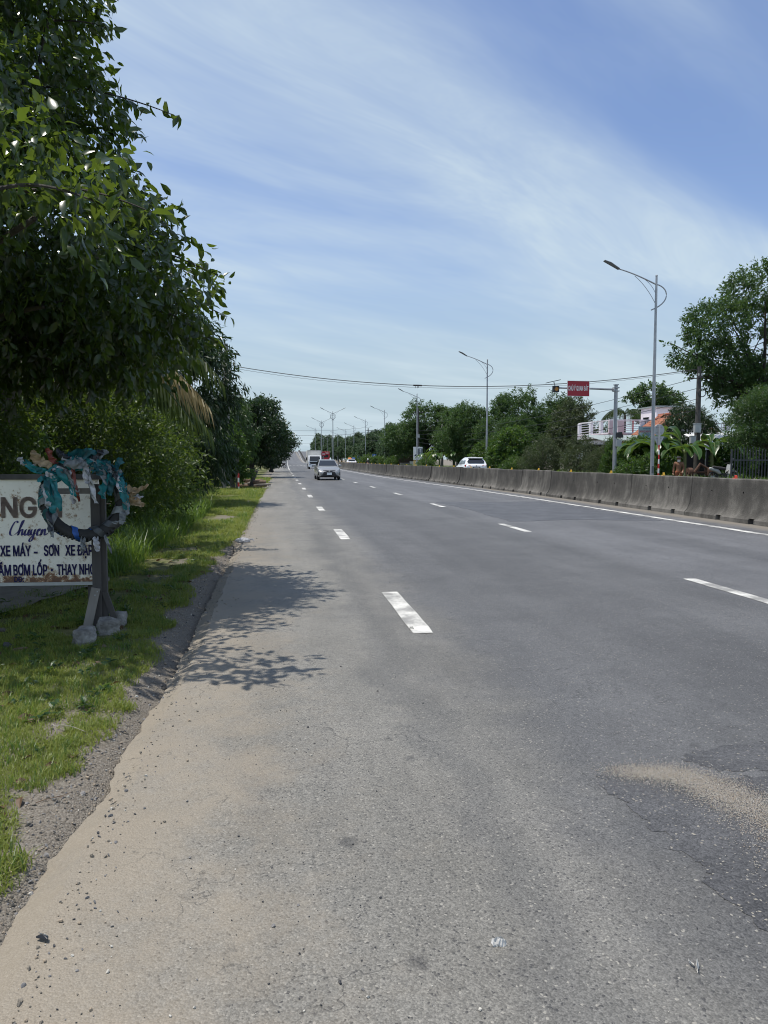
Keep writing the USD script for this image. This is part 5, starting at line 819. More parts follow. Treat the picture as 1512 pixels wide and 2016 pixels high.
def loft(st):
    """a car body from stations (y, half width, sill height, shoulder height, centre height)"""
    R = []
    for y, w, zb, zs, zt in st:
        h = zs - zb; hp = [(0, zb), (w * .82, zb), (w * .96, zb + .10 * h), (w, zb + .35 * h), (w * .995, zb + .70 * h), (w * .955, zs - .02), (w * .86, zs + .3 * (zt - zs)), (w * .5, zt), (0, zt + .012)]
        R.append([(x, y, z) for x, z in hp] + [(-x, y, z) for x, z in hp[-2:0:-1]])
    R = np.array(R, float); n = R.shape[1]; i, j = np.meshgrid(np.arange(len(R) - 1), np.arange(n), indexing="ij"); A, B, C, D = i * n + j, i * n + (j + 1) % n, (i + 1) * n + (j + 1) % n, (i + 1) * n + j
    v = np.vstack([R.reshape(-1, 3), R[0].mean(0), R[-1].mean(0)]); k = np.arange(n); m = len(R) * n
    f = np.vstack([np.stack([A, B, C], -1).reshape(-1, 3), np.stack([A, C, D], -1).reshape(-1, 3), np.stack([np.full(n, m), (k + 1) % n, k], -1), np.stack([np.full(n, m + 1), (len(R) - 1) * n + k, (len(R) - 1) * n + (k + 1) % n], -1)])
    t = trimesh.Trimesh(v, f, process=False); t.fix_normals(); return t
def panel(pts, r=.008): return to_tm(hull(pts, r, 6))
def both(fn, name, m, parent, smooth=False):
    for s in (1, -1): part(name, fn(s), m, parent, smooth)
def wheel(t, x, y, r, w=.2):
    ty = part("tyre", torus(r - .07, .075, "x", 28, 8, (x, y, r), w / .15), L + "tyre_black", t, True); sgn = 1 if x > 0 else -1
    part("rim", cat(disc(r - .10, .05, (x + sgn * w * .36, y, r), "x", 20), *[box(.03, .05, (r - .12) * 1.9, (0.00, 0.00, 0)).apply_transform(trimesh.transformations.rotation_matrix(a, (1.00, 0.00, 0))).apply_translation((x + sgn * (w * .36 + .025), y, r)) for a in (0, 1.05, 2.1)]), L + "rim_alloy", ty)
    part("wheel_arch", disc(r + .06, .05, (x - sgn * .055, y, r + .01), "x", 24), L + "trim_black", t)

sd = thing("silver_sedan", "silver sedan driving towards the camera on the near carriageway", "car", (3.50, 57.00, 0), math.pi + .02)
part("body", loft([(2.20, .52, .34, .52, .56), (2.14, .70, .24, .62, .66), (1.92, .81, .2, .74, .80), (1.4, .85, .2, .86, .92), (.95, .855, .2, .92, 1.0), (0, .855, .2, .94, .96), (-1.2, .855, .2, .97, .98), (-1.9, .83, .22, .98, 1.04), (-2.15, .75, .3, .92, .97), (-2.2, .62, .4, .8, .85)]), L + "paint_silver", sd, 50)
part("cabin", to_tm(hull([(s * .74, y, z) for s in (1, -1) for y, z in ((1.02, .95), (-1.78, .97))] + [(s * .55, y, z) for s in (1, -1) for y, z in ((.20, 1.40), (-.35, 1.445), (-1.10, 1.41))], .03, 10)), L + "paint_silver", sd, 40)
part("windscreen", panel([(-.67, .955, 1.015), (.67, .955, 1.015), (-.52, .27, 1.40), (.52, .27, 1.40)], .012), L + "dark_glass", sd); part("rear_window", panel([(-.62, -1.74, 1.06), (.62, -1.74, 1.06), (-.48, -1.2, 1.40), (.48, -1.2, 1.40)], .014), L + "dark_glass", sd)
both(lambda s: panel([(s * .765, .72, 1.0), (s * .765, -1.45, 1.0), (s * .60, .14, 1.37), (s * .60, -.98, 1.37)], .012), "side_window", L + "dark_glass", sd)
part("grille", panel([(-.36, 2.20, .60), (.36, 2.20, .60), (-.60, 2.17, .30), (.60, 2.17, .30), (-.36, 2.235, .5), (.36, 2.235, .5), (-.5, 2.225, .30), (.5, 2.225, .30)], .015), L + "trim_black", sd); part("upper_grille", panel([(-.52, 2.08, .70), (.52, 2.08, .70), (0, 2.20, .655), (-.1, 2.17, .62), (.1, 2.17, .62)], .012), L + "trim_black", sd)
both(lambda s: panel([(s * .44, 2.10, .70), (s * .76, 1.90, .80), (s * .79, 1.86, .70), (s * .50, 2.12, .645)], .02), "headlight", L + "lamp_clear", sd); both(lambda s: panel([(s * .62, 2.12, .55), (s * .78, 1.98, .60), (s * .79, 1.98, .38), (s * .68, 2.12, .36)], .015), "fog_recess", L + "trim_black", sd)
part("bumper_lip", panel([(-.66, 2.16, .27), (.66, 2.16, .27), (-.72, 2.02, .24), (.72, 2.02, .24)], .02), L + "trim_black", sd); part("licence_plate", box(.36, .015, .17, (0, 2.262, .46)), L + "plate_white", sd); part("badge", disc(.06, .02, (0, 2.2, .655), "y", 16), L + "chrome", sd)
both(lambda s: to_tm(hull([(s * .84, .62, 1.0), (s * 1.0, .60, 1.0), (s * .98, .6, 1.08), (s * .86, .62, 1.07)], .04, 8)), "mirror", L + "paint_silver", sd, 40)
for x in (-.74, .74):
    for y in (1.36, -1.25): wheel(sd, x, y, .31, .2)
both(lambda s: cat(*[box(.01, .16, .02, (s * .862, y, .80)) for y in (.0, -1.0)]), "door_handle", L + "chrome", sd)

def suv(name, label, loc, rz, extra=None, h=1.66, paint="paint_white", hatch=False):
    t = thing(name, label, "car", loc, rz); q = h / 1.66
    part("body", loft([(2.25, .60, .36, .66, .72), (2.18, .78, .26, .80, .86), (1.9, .89, .24, .92, .98), (1.1, .92, .24, 1.0, 1.08), (0, .92, .24, 1.04, 1.06), (-1.4, .92, .24, 1.08, 1.1), (-2.0, .90, .26, 1.10, 1.12), (-2.22, .85, .32, 1.05, 1.08), (-2.28, .78, .42, .92, .96)]), L + paint, t, 50)
    part("cabin", to_tm(hull([(s * .82, y, z) for s in (1, -1) for y, z in ((1.08, 1.0), (-2.12, 1.06))] + [(s * .56, y, z * q) for s in (1, -1) for y, z in ((.12, 1.56), (-.6, 1.615), (-1.70, 1.55))] + [(s * .30, y, z * q) for s in (1, -1) for y, z in ((.2, 1.59), (-.6, 1.645), (-1.76, 1.57))] + [(s * .74, y, z * q) for s in (1, -1) for y, z in ((.55, 1.32), (-.6, 1.38), (-1.93, 1.31))], .035, 10)), L + paint, t, 40)
    part("rear_window", panel([(-.60, -2.09, 1.20), (.60, -2.09, 1.20), (-.66, -2.0, 1.32 * q), (.66, -2.0, 1.32 * q), (-.50, -1.84, 1.49 * q), (.50, -1.84, 1.49 * q)], .026), L + "dark_glass", t); part("spoiler", panel([(-.58, -1.92, 1.60 * q), (.58, -1.92, 1.60 * q), (-.58, -1.6, 1.63 * q), (.58, -1.6, 1.63 * q)], .022), L + paint, t)
    both(lambda s: panel([(s * .842, .80, 1.10), (s * .845, -.35, 1.12), (s * .772, .42, 1.33 * q), (s * .772, -.35, 1.37 * q), (s * .62, .10, 1.51 * q), (s * .62, -.35, 1.54 * q)], .014), "front_side_window", L + "dark_glass", t); both(lambda s: panel([(s * .845, -.45, 1.12), (s * .845, -1.70, 1.15), (s * .772, -.45, 1.37 * q), (s * .772, -1.62, 1.34 * q), (s * .62, -.45, 1.54 * q), (s * .63, -1.35, 1.50 * q)], .014), "rear_side_window", L + "dark_glass", t)
    part("windscreen", panel([(-.74, 1.01, 1.07), (.74, 1.01, 1.07), (-.57, .22, 1.57 * q), (.57, .22, 1.57 * q)], .014), L + "dark_glass", t)
    both(lambda s: panel([(s * .46, -2.27, .98), (s * .84, -2.18, 1.04), (s * .90, -2.0, 1.02), (s * .84, -2.20, .90)], .022), "tail_light", L + "lamp_red", t); part("licence_plate", box(.44, .015, .15, (0, -2.30, .80)), L + "box_grey", t); part("plate_recess", box(.6, .02, .2, (0, -2.288, .80)), L + "trim_black", t); part("badge", disc(.05, .02, (0, -2.292, .98), "y", 14), L + "chrome", t)
    part("rear_bumper", panel([(-.80, -2.30, .40), (.80, -2.30, .40), (-.80, -2.25, .60), (.80, -2.25, .60)], .03), L + "trim_black", t); both(lambda s: panel([(s * .45, 2.17, .88), (s * .84, 1.95, .92), (s * .80, 2.0, .82)], .02), "headlight", L + "lamp_clear", t); both(lambda s: to_tm(hull([(s * .92, .70, 1.08), (s * 1.05, .68, 1.08), (s * 1.05, .68, 1.18), (s * .95, .70, 1.17)], .04, 8)), "mirror", L + "trim_black", t, 40)
    for x in (-.80, .80):
        for y in (1.38, -1.32): wheel(t, x, y, .36, .22)
    return t
suv("white_hatchback", "white hatchback driving away beyond the concrete barrier, seen from behind", (15.55, 61.40, 0), -.05)
w2 = suv("white_hatchback", "far small white car with orange and blue bundles on its roof, driving away", (13.00, 140.00, 0), -.02, h=1.5)
for k, (x, m, lab) in enumerate(((-.3, "ink_orange", "orange bundle tied on the roof of the far white car"), (.35, "ink_blue", "blue bundle tied on the roof of the far white car"))):
    b = thing("roof_bundle", lab, "bundle", (13.0 + x, 139.2, 1.53)); part("bundle", to_tm(hull([(-.3, -.4, .05), (.3, -.4, .05), (-.25, .4, .05), (.25, .4, .05), (-.2, -.2, .2), (.2, .2, .22)], .06, 8)), L + m, b, 50); part("strap", cat(box(.7, .03, .02, (0, -.2, .27)), box(.7, .03, .02, (0, .2, .29))), L + "cable_black", b)

tk = thing("box_truck", "white box truck coming towards the camera behind the silver sedan", "truck", (5.40, 120.00, 0), math.pi)
part("cargo_box", to_tm(hull([(s * 1.03, y, z) for s in (1, -1) for y in (.75, -3.6) for z in (.85, 2.86)], .03, 6)), L + "box_white", tk, 30); part("box_rails", cat(*[box(.06, .05, 2.0, (x, .80, 1.85)) for x in (-1.03, 1.03)], box(2.1, .05, .06, (0, .8, 2.86))), L + "galvanised", tk)
part("cab", to_tm(hull([(s * .92, y, z) for s in (1, -1) for y, z in ((2.5, .5), (2.52, 1.15), (2.1, 2.0), (.95, 2.02), (.95, .5))], .06, 10)), L + "paint_white", tk, 40); part("windscreen", panel([(-.82, 2.555, 1.22), (.82, 2.555, 1.22), (-.74, 2.185, 1.93), (.74, 2.185, 1.93)], .02), L + "dark_glass", tk)
both(lambda s: panel([(s * .98, 2.25, 1.25), (s * .98, 1.25, 1.25), (s * .98, 2.0, 1.85), (s * .98, 1.25, 1.85)], .012), "side_window", L + "dark_glass", tk); part("grille", panel([(-.70, 2.57, .80), (.70, 2.57, .80), (-.80, 2.57, 1.08), (.80, 2.57, 1.08)], .02), L + "trim_black", tk); part("bumper", panel([(-.95, 2.56, .34), (.95, 2.56, .34), (-.95, 2.56, .60), (.95, 2.56, .60)], .04), L + "paint_white", tk); part("air_intake", panel([(-.5, 2.61, .40), (.5, 2.61, .40), (-.45, 2.61, .54), (.45, 2.61, .54)], .012), L + "trim_black", tk)
both(lambda s: panel([(s * .62, 2.59, .66), (s * .92, 2.55, .66), (s * .62, 2.59, .78), (s * .92, 2.55, .78)], .02), "headlight", L + "lamp_clear", tk); both(lambda s: to_tm(hull([(s * 1.22, 2.2, 1.35), (s * 1.28, 2.2, 1.35), (s * 1.22, 2.2, 1.75), (s * 1.28, 2.2, 1.75)], .05, 6)), "mirror", L + "trim_black", tk); part("licence_plate", box(.4, .015, .16, (0, 2.625, .62)), L + "plate_white", tk); part("chassis", box(.9, 5.6, .25, (0, -.7, .68)), L + "trim_black", tk)
for x in (-.84, .84):
    for y in (1.75, -2.3): wheel(tk, x, y, .40, .24)
rb = thing("red_bus", "red bus or lorry seen over the median behind the white truck", "bus", (11.90, 205.00, 0))
part("body", to_tm(hull([(s * 1.1, y, z) for s in (1, -1) for y in (-4, 4) for z in (.5, 3.35)], .08, 8)), L + "paint_red", rb, 40); part("rear_window", box(1.7, .03, .7, (0, -4.09, 2.3)), L + "dark_glass", rb); part("top_band", box(1.8, .03, .22, (0, -4.09, 3.1)), L + "box_white", rb); part("rear_bumper", box(2.2, .12, .25, (0, -4.12, .6)), L + "trim_black", rb)
both(lambda s: box(.12, .04, .4, (s * .98, -4.09, 1.2)), "tail_light", L + "lamp_red", rb); both(lambda s: box(.03, 6.5, .8, (s * 1.185, 0, 2.4)), "side_window", L + "dark_glass", rb)
for x in (-.95, .95):
    for y in (2.6, -2.4): wheel(rb, x, y, .48, .26)
y_ = 552.0; bt = thing("blue_truck", "tiny blue-topped truck at the crest of the bridge ramp", "truck", (float(road_x(2.9, y_)), y_, float(road_z(y_)) - .1), math.pi)
part("cab", to_tm(hull([(s * .95, y, z) for s in (1, -1) for y, z in ((2.5, .4), (2.5, 1.2), (2.1, 2.1), (.9, 2.1), (.9, .4))], .06, 8)), L + "paint_blue", bt); part("cargo", box(2.1, 4.2, 1.2, (0, -1.4, 1.3)), L + "paint_blue", bt); part("windscreen", panel([(-.82, 2.53, 1.25), (.82, 2.53, 1.25), (-.74, 2.17, 2.0), (.74, 2.17, 2.0)], .02), L + "dark_glass", bt)
for x in (-.84, .84):
    for y in (1.75, -2.3): wheel(bt, x, y, .42, .24)

# ------------------------------------------------------------------ people
mat("skin", (0.33, 0.19, 0.12), None, rough=.55); mat("cloth_brown", (0.16, 0.075, 0.04), (0.20, 0.10, 0.055), 9, .85); mat("cloth_rust", (0.28, 0.09, 0.04), (0.22, 0.07, 0.03), 9, .85); mat("cloth_dark", (0.03, 0.028, 0.03), None, rough=.85); mat("cloth_white", (0.6, 0.58, 0.54), None, rough=.85); mat("hair_black", (0.012, 0.01, 0.009), None, rough=.5); mat("cloth_blue", (0.05, 0.08, 0.16), None, rough=.85)
def chain(J, bones, R):
    o = None
    for a, b in bones:
        h = m3.Manifold.batch_hull([sph(J[a], R[a], 10), sph(J[b], R[b], 10)]); o = h if o is None else o + h
    return o
def smooth(m, ln=.025, it=6):
    t = to_tm(m.refine_to_length(ln)); trimesh.smoothing.filter_taubin(t, iterations=it); return t
def hand(wrist, d, side, r=.0085):
    """palm, four bent fingers and a thumb that leaves the side of the palm"""
    d = unit(np.array(d, float)); up = np.array([0, 0, 1.0]) if abs(d[2]) < .9 else np.array([0, 1.0, 0]); s = unit(np.cross(d, up)); n = np.cross(s, d); w = np.array(wrist, float); o = m3.Manifold.batch_hull([sph(w, .024, 8), sph(w + d * .085 + s * .032, .014, 8), sph(w + d * .085 - s * .032, .014, 8)])
    for k, ln in zip((-1.5, -.5, .5, 1.5), (.062, .074, .070, .054)):
        b = w + d * .082 + s * k * .020; m = b + unit(d * .9 - n * .35) * ln * .55; e = m + unit(d * .5 - n * .8) * ln * .5; o += m3.Manifold.batch_hull([sph(b, r, 6), sph(m, r * .95, 6)]) + m3.Manifold.batch_hull([sph(m, r * .95, 6), sph(e, r * .8, 6)])
    b = w + d * .03 + s * side * .028; m = b + unit(d * .6 + s * side * .7 - n * .2) * .04; return o + m3.Manifold.batch_hull([sph(b, r * 1.2, 6), sph(m, r, 6)]) + m3.Manifold.batch_hull([sph(m, r, 6), sph(m + unit(d - n * .3) * .03, r * .85, 6)])
def person(label, loc, rz, J, shirt, trousers, hat, seated=False, mask=False):
    """J: joints of the pose, facing -y"""
    R = dict(hip=.125, waist=.115, chest=.135, neck=.055, sl=.062, sr=.062, el=.042, er=.042, wl=.030, wr=.030, hl=.095, hr=.095, kl=.060, kr=.060, al=.042, ar=.042, tl=.034, tr=.034)
    bones = [("hip", "waist"), ("waist", "chest"), ("chest", "neck"), ("chest", "sl"), ("chest", "sr"), ("sl", "el"), ("el", "wl"), ("sr", "er"), ("er", "wr"), ("hip", "hl"), ("hip", "hr"), ("hl", "kl"), ("kl", "al"), ("hr", "kr"), ("kr", "ar"), ("al", "tl"), ("ar", "tr")]
    J = {k: np.array(v, float) for k, v in J.items()}; h = J["head"]; body = chain(J, bones, R) + m3.Manifold.batch_hull([sph(J["neck"], .05, 10), sph(h + [0, .01, -.06], .055, 10)])
    body += m3.Manifold.batch_hull([sph(h + [0, .02, .03], .088, 14), sph(h + [0, -.03, -.02], .068, 12), sph(h + [0, -.045, -.085], .035, 10)]) + sph(h + [0, -.098, -.025], .016, 8) + sph(h + [.085, .01, -.02], .022, 8) + sph(h + [-.085, .01, -.02], .022, 8)
    body += hand(J["wl"], J["wl"] - J["el"], 1) + hand(J["wr"], J["wr"] - J["er"], -1); t = thing("person", label, "person", loc, rz); part("body", smooth(body, .02, 4), L + "skin", t, True)
    up = chain(J, [("hip", "waist"), ("waist", "chest"), ("chest", "sl"), ("chest", "sr"), ("sl", "el"), ("el", "wl"), ("sr", "er"), ("er", "wr")], {k: v + .016 for k, v in R.items()}); part("shirt", smooth(up, .03, 6), L + shirt, t, True)
    lw = chain(J, [("hip", "hl"), ("hip", "hr"), ("hl", "kl"), ("kl", "al"), ("hr", "kr"), ("kr", "ar")], {k: v + .02 for k, v in R.items()}); part("trousers", smooth(lw, .03, 6), L + trousers, t, True)
    for a, b in (("al", "tl"), ("ar", "tr")): part("shoe", to_tm(hull([J[a] - [0, 0, .03], J[b], J[a] + [0, .04, -.035]], .042, 8)), L + "cloth_dark", t)
    if hat == "helmet": hm = part("helmet", to_tm(m3.Manifold.batch_hull([sph(h + [0, .02, .055], .135, 14), sph(h + [0, .05, .0], .12, 12)])), L + "paint_white", t, True); part("visor", panel([h + [-.09, -.12, .06], h + [.09, -.12, .06], h + [-.08, -.15, .03], h + [.08, -.15, .03]], .008), L + "trim_black", hm)
    else:
        ht = part("hat", cat(tube([h + [0, .01, .07], h + [0, .01, .14], h + [0, .01, .16]], [.105, .098, .07], 16), tube([h + [0, 0, .062], h + [0, 0, .078]], [.175, .16], 20)), L + hat, t, 40); part("hat_band", tube([h + [0, .01, .076], h + [0, .01, .10]], [.112, .108], 16), L + "cloth_dark", ht)
        part("hair", to_tm(m3.Manifold.batch_hull([sph(h + [0, .045, .03], .088, 12), sph(h + [0, .06, -.06], .07, 10)])), L + "hair_black", t, True)
    for s in (-1, 1): part("eye", to_tm(sph(h + [s * .034, -.083, .0], .011, 8)), L + "hair_black", t)
    if mask: part("scarf", smooth(m3.Manifold.batch_hull([sph(h + [0, -.035, -.055], .074, 10), sph(h + [0, .0, -.10], .08, 10), sph(h + [0, -.03, -.11], .06, 10)]), .02, 3), L + "cloth_white", t, True)
    else: part("mouth", box(.045, .008, .01, h + [0, -.082, -.072]), L + "cloth_rust", t)
    return t
std = dict(hip=(0, 0, .86), waist=(0, 0, 1.0), chest=(0, -.01, 1.20), neck=(0, 0, 1.36), head=(0, -.02, 1.50), sl=(.17, 0, 1.29), sr=(-.17, 0, 1.29), el=(.25, -.02, 1.05), er=(-.24, .02, 1.03), wl=(.19, -.16, .88), wr=(-.26, -.06, .80), hl=(.085, 0, .80), hr=(-.085, 0, .80), kl=(.10, -.06, .44), kr=(-.10, .03, .45), al=(.10, -.02, .07), ar=(-.10, .14, .08), tl=(.11, -.16, .035), tr=(-.11, 0, .035))
person("person in brown top, rust-red trousers, hat and pale face scarf, walking beyond the barrier", (20.71, 37.75, .0), -.35, std, "cloth_brown", "cloth_rust", "cloth_dark", mask=True)
sit = dict(hip=(0, .1, .80), waist=(0, .06, .94), chest=(0, 0, 1.14), neck=(0, -.02, 1.30), head=(0, -.06, 1.45), sl=(.18, 0, 1.23), sr=(-.18, 0, 1.23), el=(.26, -.18, 1.02), er=(-.26, -.18, 1.02), wl=(.28, -.42, 1.0), wr=(-.28, -.42, 1.0), hl=(.10, .06, .78), hr=(-.10, .06, .78), kl=(.17, -.34, .66), kr=(-.17, -.34, .66), al=(.17, -.22, .28), ar=(-.17, -.22, .28), tl=(.18, -.36, .24), tr=(-.18, -.36, .24))
def motorbike(label, loc, rz, paint):
    t = thing("motorbike", label, "motorbike", loc, rz)
    for y in (-.62, .60): w = part("wheel", torus(.25, .045, "x", 24, 8, (0, y, .29), 1.0), L + "tyre_black", t, True); part("hub", cat(disc(.07, .09, (0, y, .29), "x", 12), *[box(.012, .012, .46).apply_transform(trimesh.transformations.rotation_matrix(a, (1.00, 0.00, 0))).apply_translation((0, y, .29)) for a in (0, .8, 1.6, 2.4)]), L + "rim_alloy", w)
    part("frame", cat(tube([(0, -.62, .29), (0, -.50, .62), (0, -.40, .98)], .03, 8), tube([(0, -.42, .75), (0, -.1, .42), (0, .2, .40), (0, .6, .31)], .035, 8), box(.2, .36, .24, (0, .0, .36))), L + "trim_black", t); part("front_shield", panel([(-.17, -.40, .92), (.17, -.40, .92), (-.19, -.30, .48), (.19, -.30, .48)], .025), L + paint, t); part("seat", to_tm(hull([(0, -.10, .72), (0, .60, .80)], .085, 8)), L + "cloth_dark", t, True); part("tail", to_tm(hull([(0, .3, .62), (0, .78, .74), (0, .2, .5)], .08, 8)), L + paint, t, True)
    part("handlebar", tube([(-.32, -.34, 1.0), (-.12, -.42, 1.02), (.12, -.42, 1.02), (.32, -.34, 1.0)], .016, 6), L + "trim_black", t); part("headlight", to_tm(sph((0, -.48, .94), .085, 10)), L + "lamp_clear", t, True); part("mudguard", torus(.32, .03, "x", 20, 6, (0, -.62, .29), 2.0), L + paint, t, True)
    both(lambda s: to_tm(hull([(s * .30, -.32, 1.18), (s * .36, -.32, 1.18), (s * .33, -.32, 1.24)], .03, 6)), "mirror", L + "trim_black", t); part("exhaust", tube([(.13, 0, .25), (.14, .75, .33)], .045, 8), L + "rim_alloy", t); return t
mb = motorbike("motorbike ridden away down the far carriageway by a rider in a white helmet", (15.20, 132.00, 0), math.pi, "paint_red"); person("rider with a white helmet and dark jacket, seen over the far end of the barrier", (15.20, 132.00, 0), math.pi, sit, "cloth_dark", "cloth_blue", "helmet")
motorbike("dark motorbike at the left road edge beside the roadside stall", (.35, 130, 0), -2.0, "trim_black"); person("person in dark clothes sitting on the motorbike at the left road edge", (.35, 130, 0), -2.0, sit, "cloth_dark", "cloth_dark", "hair_black")
motorbike("parked grey motorbike between the rusty plough and the metal gate", (22.79, 37.06, .28), 1.7, "box_grey")

# ------------------------------------------------------------------ left verge: stall, far signs, posts, logs
sl_ = thing("roadside_stall", "dark roadside stall under the leaning mango trees, left of the motorbike", "stall", (-1.1, 133, -.05)); part("counter", box(1.8, 1.2, .9, (0, 0, .5)), L + "dark_pole", sl_); part("canopy", corrugated(2.6, 2.2, 2.0, 2.3), L + "awning_grey", sl_)
for x, y in ((.1, .1), (2.4, .1), (.1, 2.0), (2.4, 2.0)): part("post", tube([(x, y, 0), (x, y, 2.05)], .04, 6), L + "dark_pole", sl_)
sign_plate("small far sign board on a post, left, below the mango crown", (1.15, 118.00, 0), .9, .62, 3.6, "sign_back", name="road_sign"); sign_plate("white far notice board on the left shoulder under the small sign board", (.9, 150, 0), 1.0, 1.7, 3.2, "white_paint")
mat("wood_grey", (0.16, 0.145, 0.125), (0.24, 0.22, 0.195), 5, .85, .006, 30, stretch=(1, 1, .15)); mat("wood_dark", (0.035, 0.032, 0.030), (0.07, 0.063, 0.057), 5, .85, .005, 40, stretch=(1, 1, .15)); mat("wood_brown", (0.10, 0.062, 0.04), (0.19, 0.13, 0.09), 5, .85, .006, 30, stretch=(1, 1, .2)); mat("concrete_pale", (0.13, 0.125, 0.115), (0.30, 0.29, 0.27), 9, .95, .02, 40)
rg = np.random.default_rng(77)
for k, (u, y, h, lab) in enumerate(((-4.25, 33.0, 1.25, "thin pale wooden stake, leftmost of the group under the yellow-green shrub"), (-4.0, 33.6, 1.35, "thin pale wooden stake, second of the group under the yellow-green shrub"), (-3.75, 33.2, 1.15, "thin pale wooden stake, third of the group under the yellow-green shrub"), (-3.45, 33.8, 1.3, "thickest pale wooden stake, at the right end of the group"), (-2.9, 34.5, 1.0, "short leaning dark stake at the edge of the driveway"))):
    s = thing("wooden_stake", lab, "stake", (u, y, float(ground_z(u, y)) - .03)); part("stake", tube([(0.00, 0.00, 0), (.03 * rg.normal(), 0, h * .5), (.10 * rg.normal(), .03, h)], [.045, .04, .03], 7), L + ("wood_grey" if k < 4 else "wood_dark"), s); part("tie", torus(.045, .008, "z", 12, 5, (0, 0, h * .55)), L + "cable_black", s)
for k, (u, y, h, r, lab) in enumerate(((-2.75, 39.0, 1.9, .11, "left weathered concrete post at the driveway entrance"), (-2.35, 39.4, 2.0, .12, "middle weathered concrete post at the driveway entrance"), (-2.08, 39.2, 2.1, .10, "right weathered concrete post, beside the red and white marker"))):
    s = thing("concrete_post", lab, "post", (u, y, float(ground_z(u, y)) - .03)); part("post", cat(box(r * 1.8, r * 1.8, h, (0, 0, h / 2)), box(r * 2.3, r * 2.3, .05, (0, 0, h + .025))), L + "concrete_pole", s)
mk = thing("marker_post", "short red and white banded marker post beside the concrete posts", "post", (-2.0, 38.6, -.08))
for k in range(4): part("band", tube([(0, 0, .22 * k), (0, 0, .22 * (k + 1))], .038, 10), L + ("white_paint" if k % 2 == 0 else "pole_red"), mk, 30)
for k in range(11):
    x, y, z = -1.75 + rg.uniform(0, .95), 40.5 + rg.uniform(-.8, .8), .12 + .13 * (k % 3); a = rg.uniform(-.7, .7) + 1.57; l = rg.uniform(.6, 1.3); d = np.array([math.sin(a), math.cos(a) * .5, rg.uniform(-.1, .18)])
    s = thing("cut_log", ["pale split log lying at the front of the woodpile", "brown log across the top of the woodpile", "grey log at the left end of the woodpile", "thin branch log sticking out right of the woodpile", "short log low in the woodpile's middle", "crooked log behind the front one of the woodpile", "dark log under the upright stump", "thick brown log in the woodpile nearest the road", "bleached branch on the right of the woodpile", "stubby log on the woodpile's crest", "log at the back of the woodpile"][k], "log", (x, y, float(ground_z(x, y)) + z - .04)); r = rg.uniform(.05, .10); p = np.array([-d * l / 2, d * .05 + [0, 0, .04 * rg.normal()], d * l / 2]); part("log", tube(p, [r, r * .95, r * .8], 8), L + ("wood_brown", "wood_grey", "wood_brown")[k % 3], s); part("cut_end", disc(r * .7, .01, p[2] + unit(d) * .006, "x", 8), L + "sand_grain", s)
up = thing("upright_stump", "dark upright branch stump with a pale cut top leaning over the woodpile", "stump", (-1.35, 40.3, -.08)); part("trunk", tube([(-.15, 0, 0), (0, 0, .55), (.22, 0, 1.05)], [.13, .11, .085], 9), L + "wood_dark", up, 40); part("cut_top", to_tm(sph((.225, 0, 1.06), .075, 8)), L + "sand_grain", up, True)
for k, (x, y, s, lab) in enumerate(((-.55, 42.5, .12, "pale rubble lump on the dirt at the road edge beyond the grass"), (-.75, 60, .2, "red-topped stone at the road edge below the leaning mango tree"))): q = pebble(70 + k); q.apply_scale(s); o = thing("rubble_stone", lab, "stone", (x, y, .03)); part("stone", q, L + ("stone_pale", "rust")[k], o)

# ------------------------------------------------------------------ repair sign, tyre post, blocks
usdkit.material(stage, L + "sign_rusty", {"tc": ("texture_coordinate", {}), "n": ("noise_texture", {"scale": 6.0, "detail": 9.0, "roughness": 0.75}), "n2": ("noise_texture", {"scale": 45.0, "detail": 6.0, "roughness": 0.7}), "sp": ("separate_xyz", {}), "z": ("map_range", {"range_type": "smoothstep", "from_min": .12, "from_max": .0, "to_min": 0, "to_max": .22, "clamp": True}), "a": ("math", {"math_type": "add"}), "m2": ("math", {"math_type": "multiply_add", "value2": .5}),
    "r": ("rgb_ramp", {"ramp": [(0, (0.78, 0.75, 0.66)), (0.80, (0.68, 0.64, 0.55)), (0.87, (0.42, 0.35, 0.26)), (0.91, (0.22, 0.11, 0.05)), (0.95, (0.13, 0.06, 0.03)), (1, (0.10, 0.05, 0.03))]}), "b": ("principled_bsdf", {"roughness": .6})},
    [("tc.object", "n.vector"), ("tc.object", "n2.vector"), ("tc.object", "sp.vector"), ("sp.z", "z.value"), ("n2.fac", "m2.value1"), ("n.fac", "m2.value3"), ("m2.value", "a.value1"), ("z.result", "a.value2"), ("a.value", "r.fac"), ("r.color", "b.base_color")], surface="b.BSDF")
mat("ink_navy", (0.018, 0.016, 0.10), (0.03, 0.025, 0.12), 30, .6); mat("ink_faded", (0.20, 0.145, 0.12), (0.30, 0.23, 0.19), 12, .7)
SX, SY, SZ = -1.64, 7.32, .375          # right lower corner of the panel
rs = thing("repair_sign", "rusty white repair shop sign with navy hand lettering, left of the tyre post", "sign", (SX, SY, SZ), -.05)
pn = part("panel", box(2.3, .02, .94, (-1.15, 0, .47)), L + "sign_rusty", rs); part("top_rail", box(2.36, .05, .05, (-1.14, .0, .965)), L + "wood_dark", rs); part("bottom_rail", box(2.34, .04, .03, (-1.15, .0, -.016)), L + "galvanised", rs); part("leg", box(.05, .05, .60, (-2.1, .04, -.22)), L + "wood_dark", rs); part("leg", box(.05, .05, .60, (-.10, .04, -.22)), L + "wood_dark", rs)
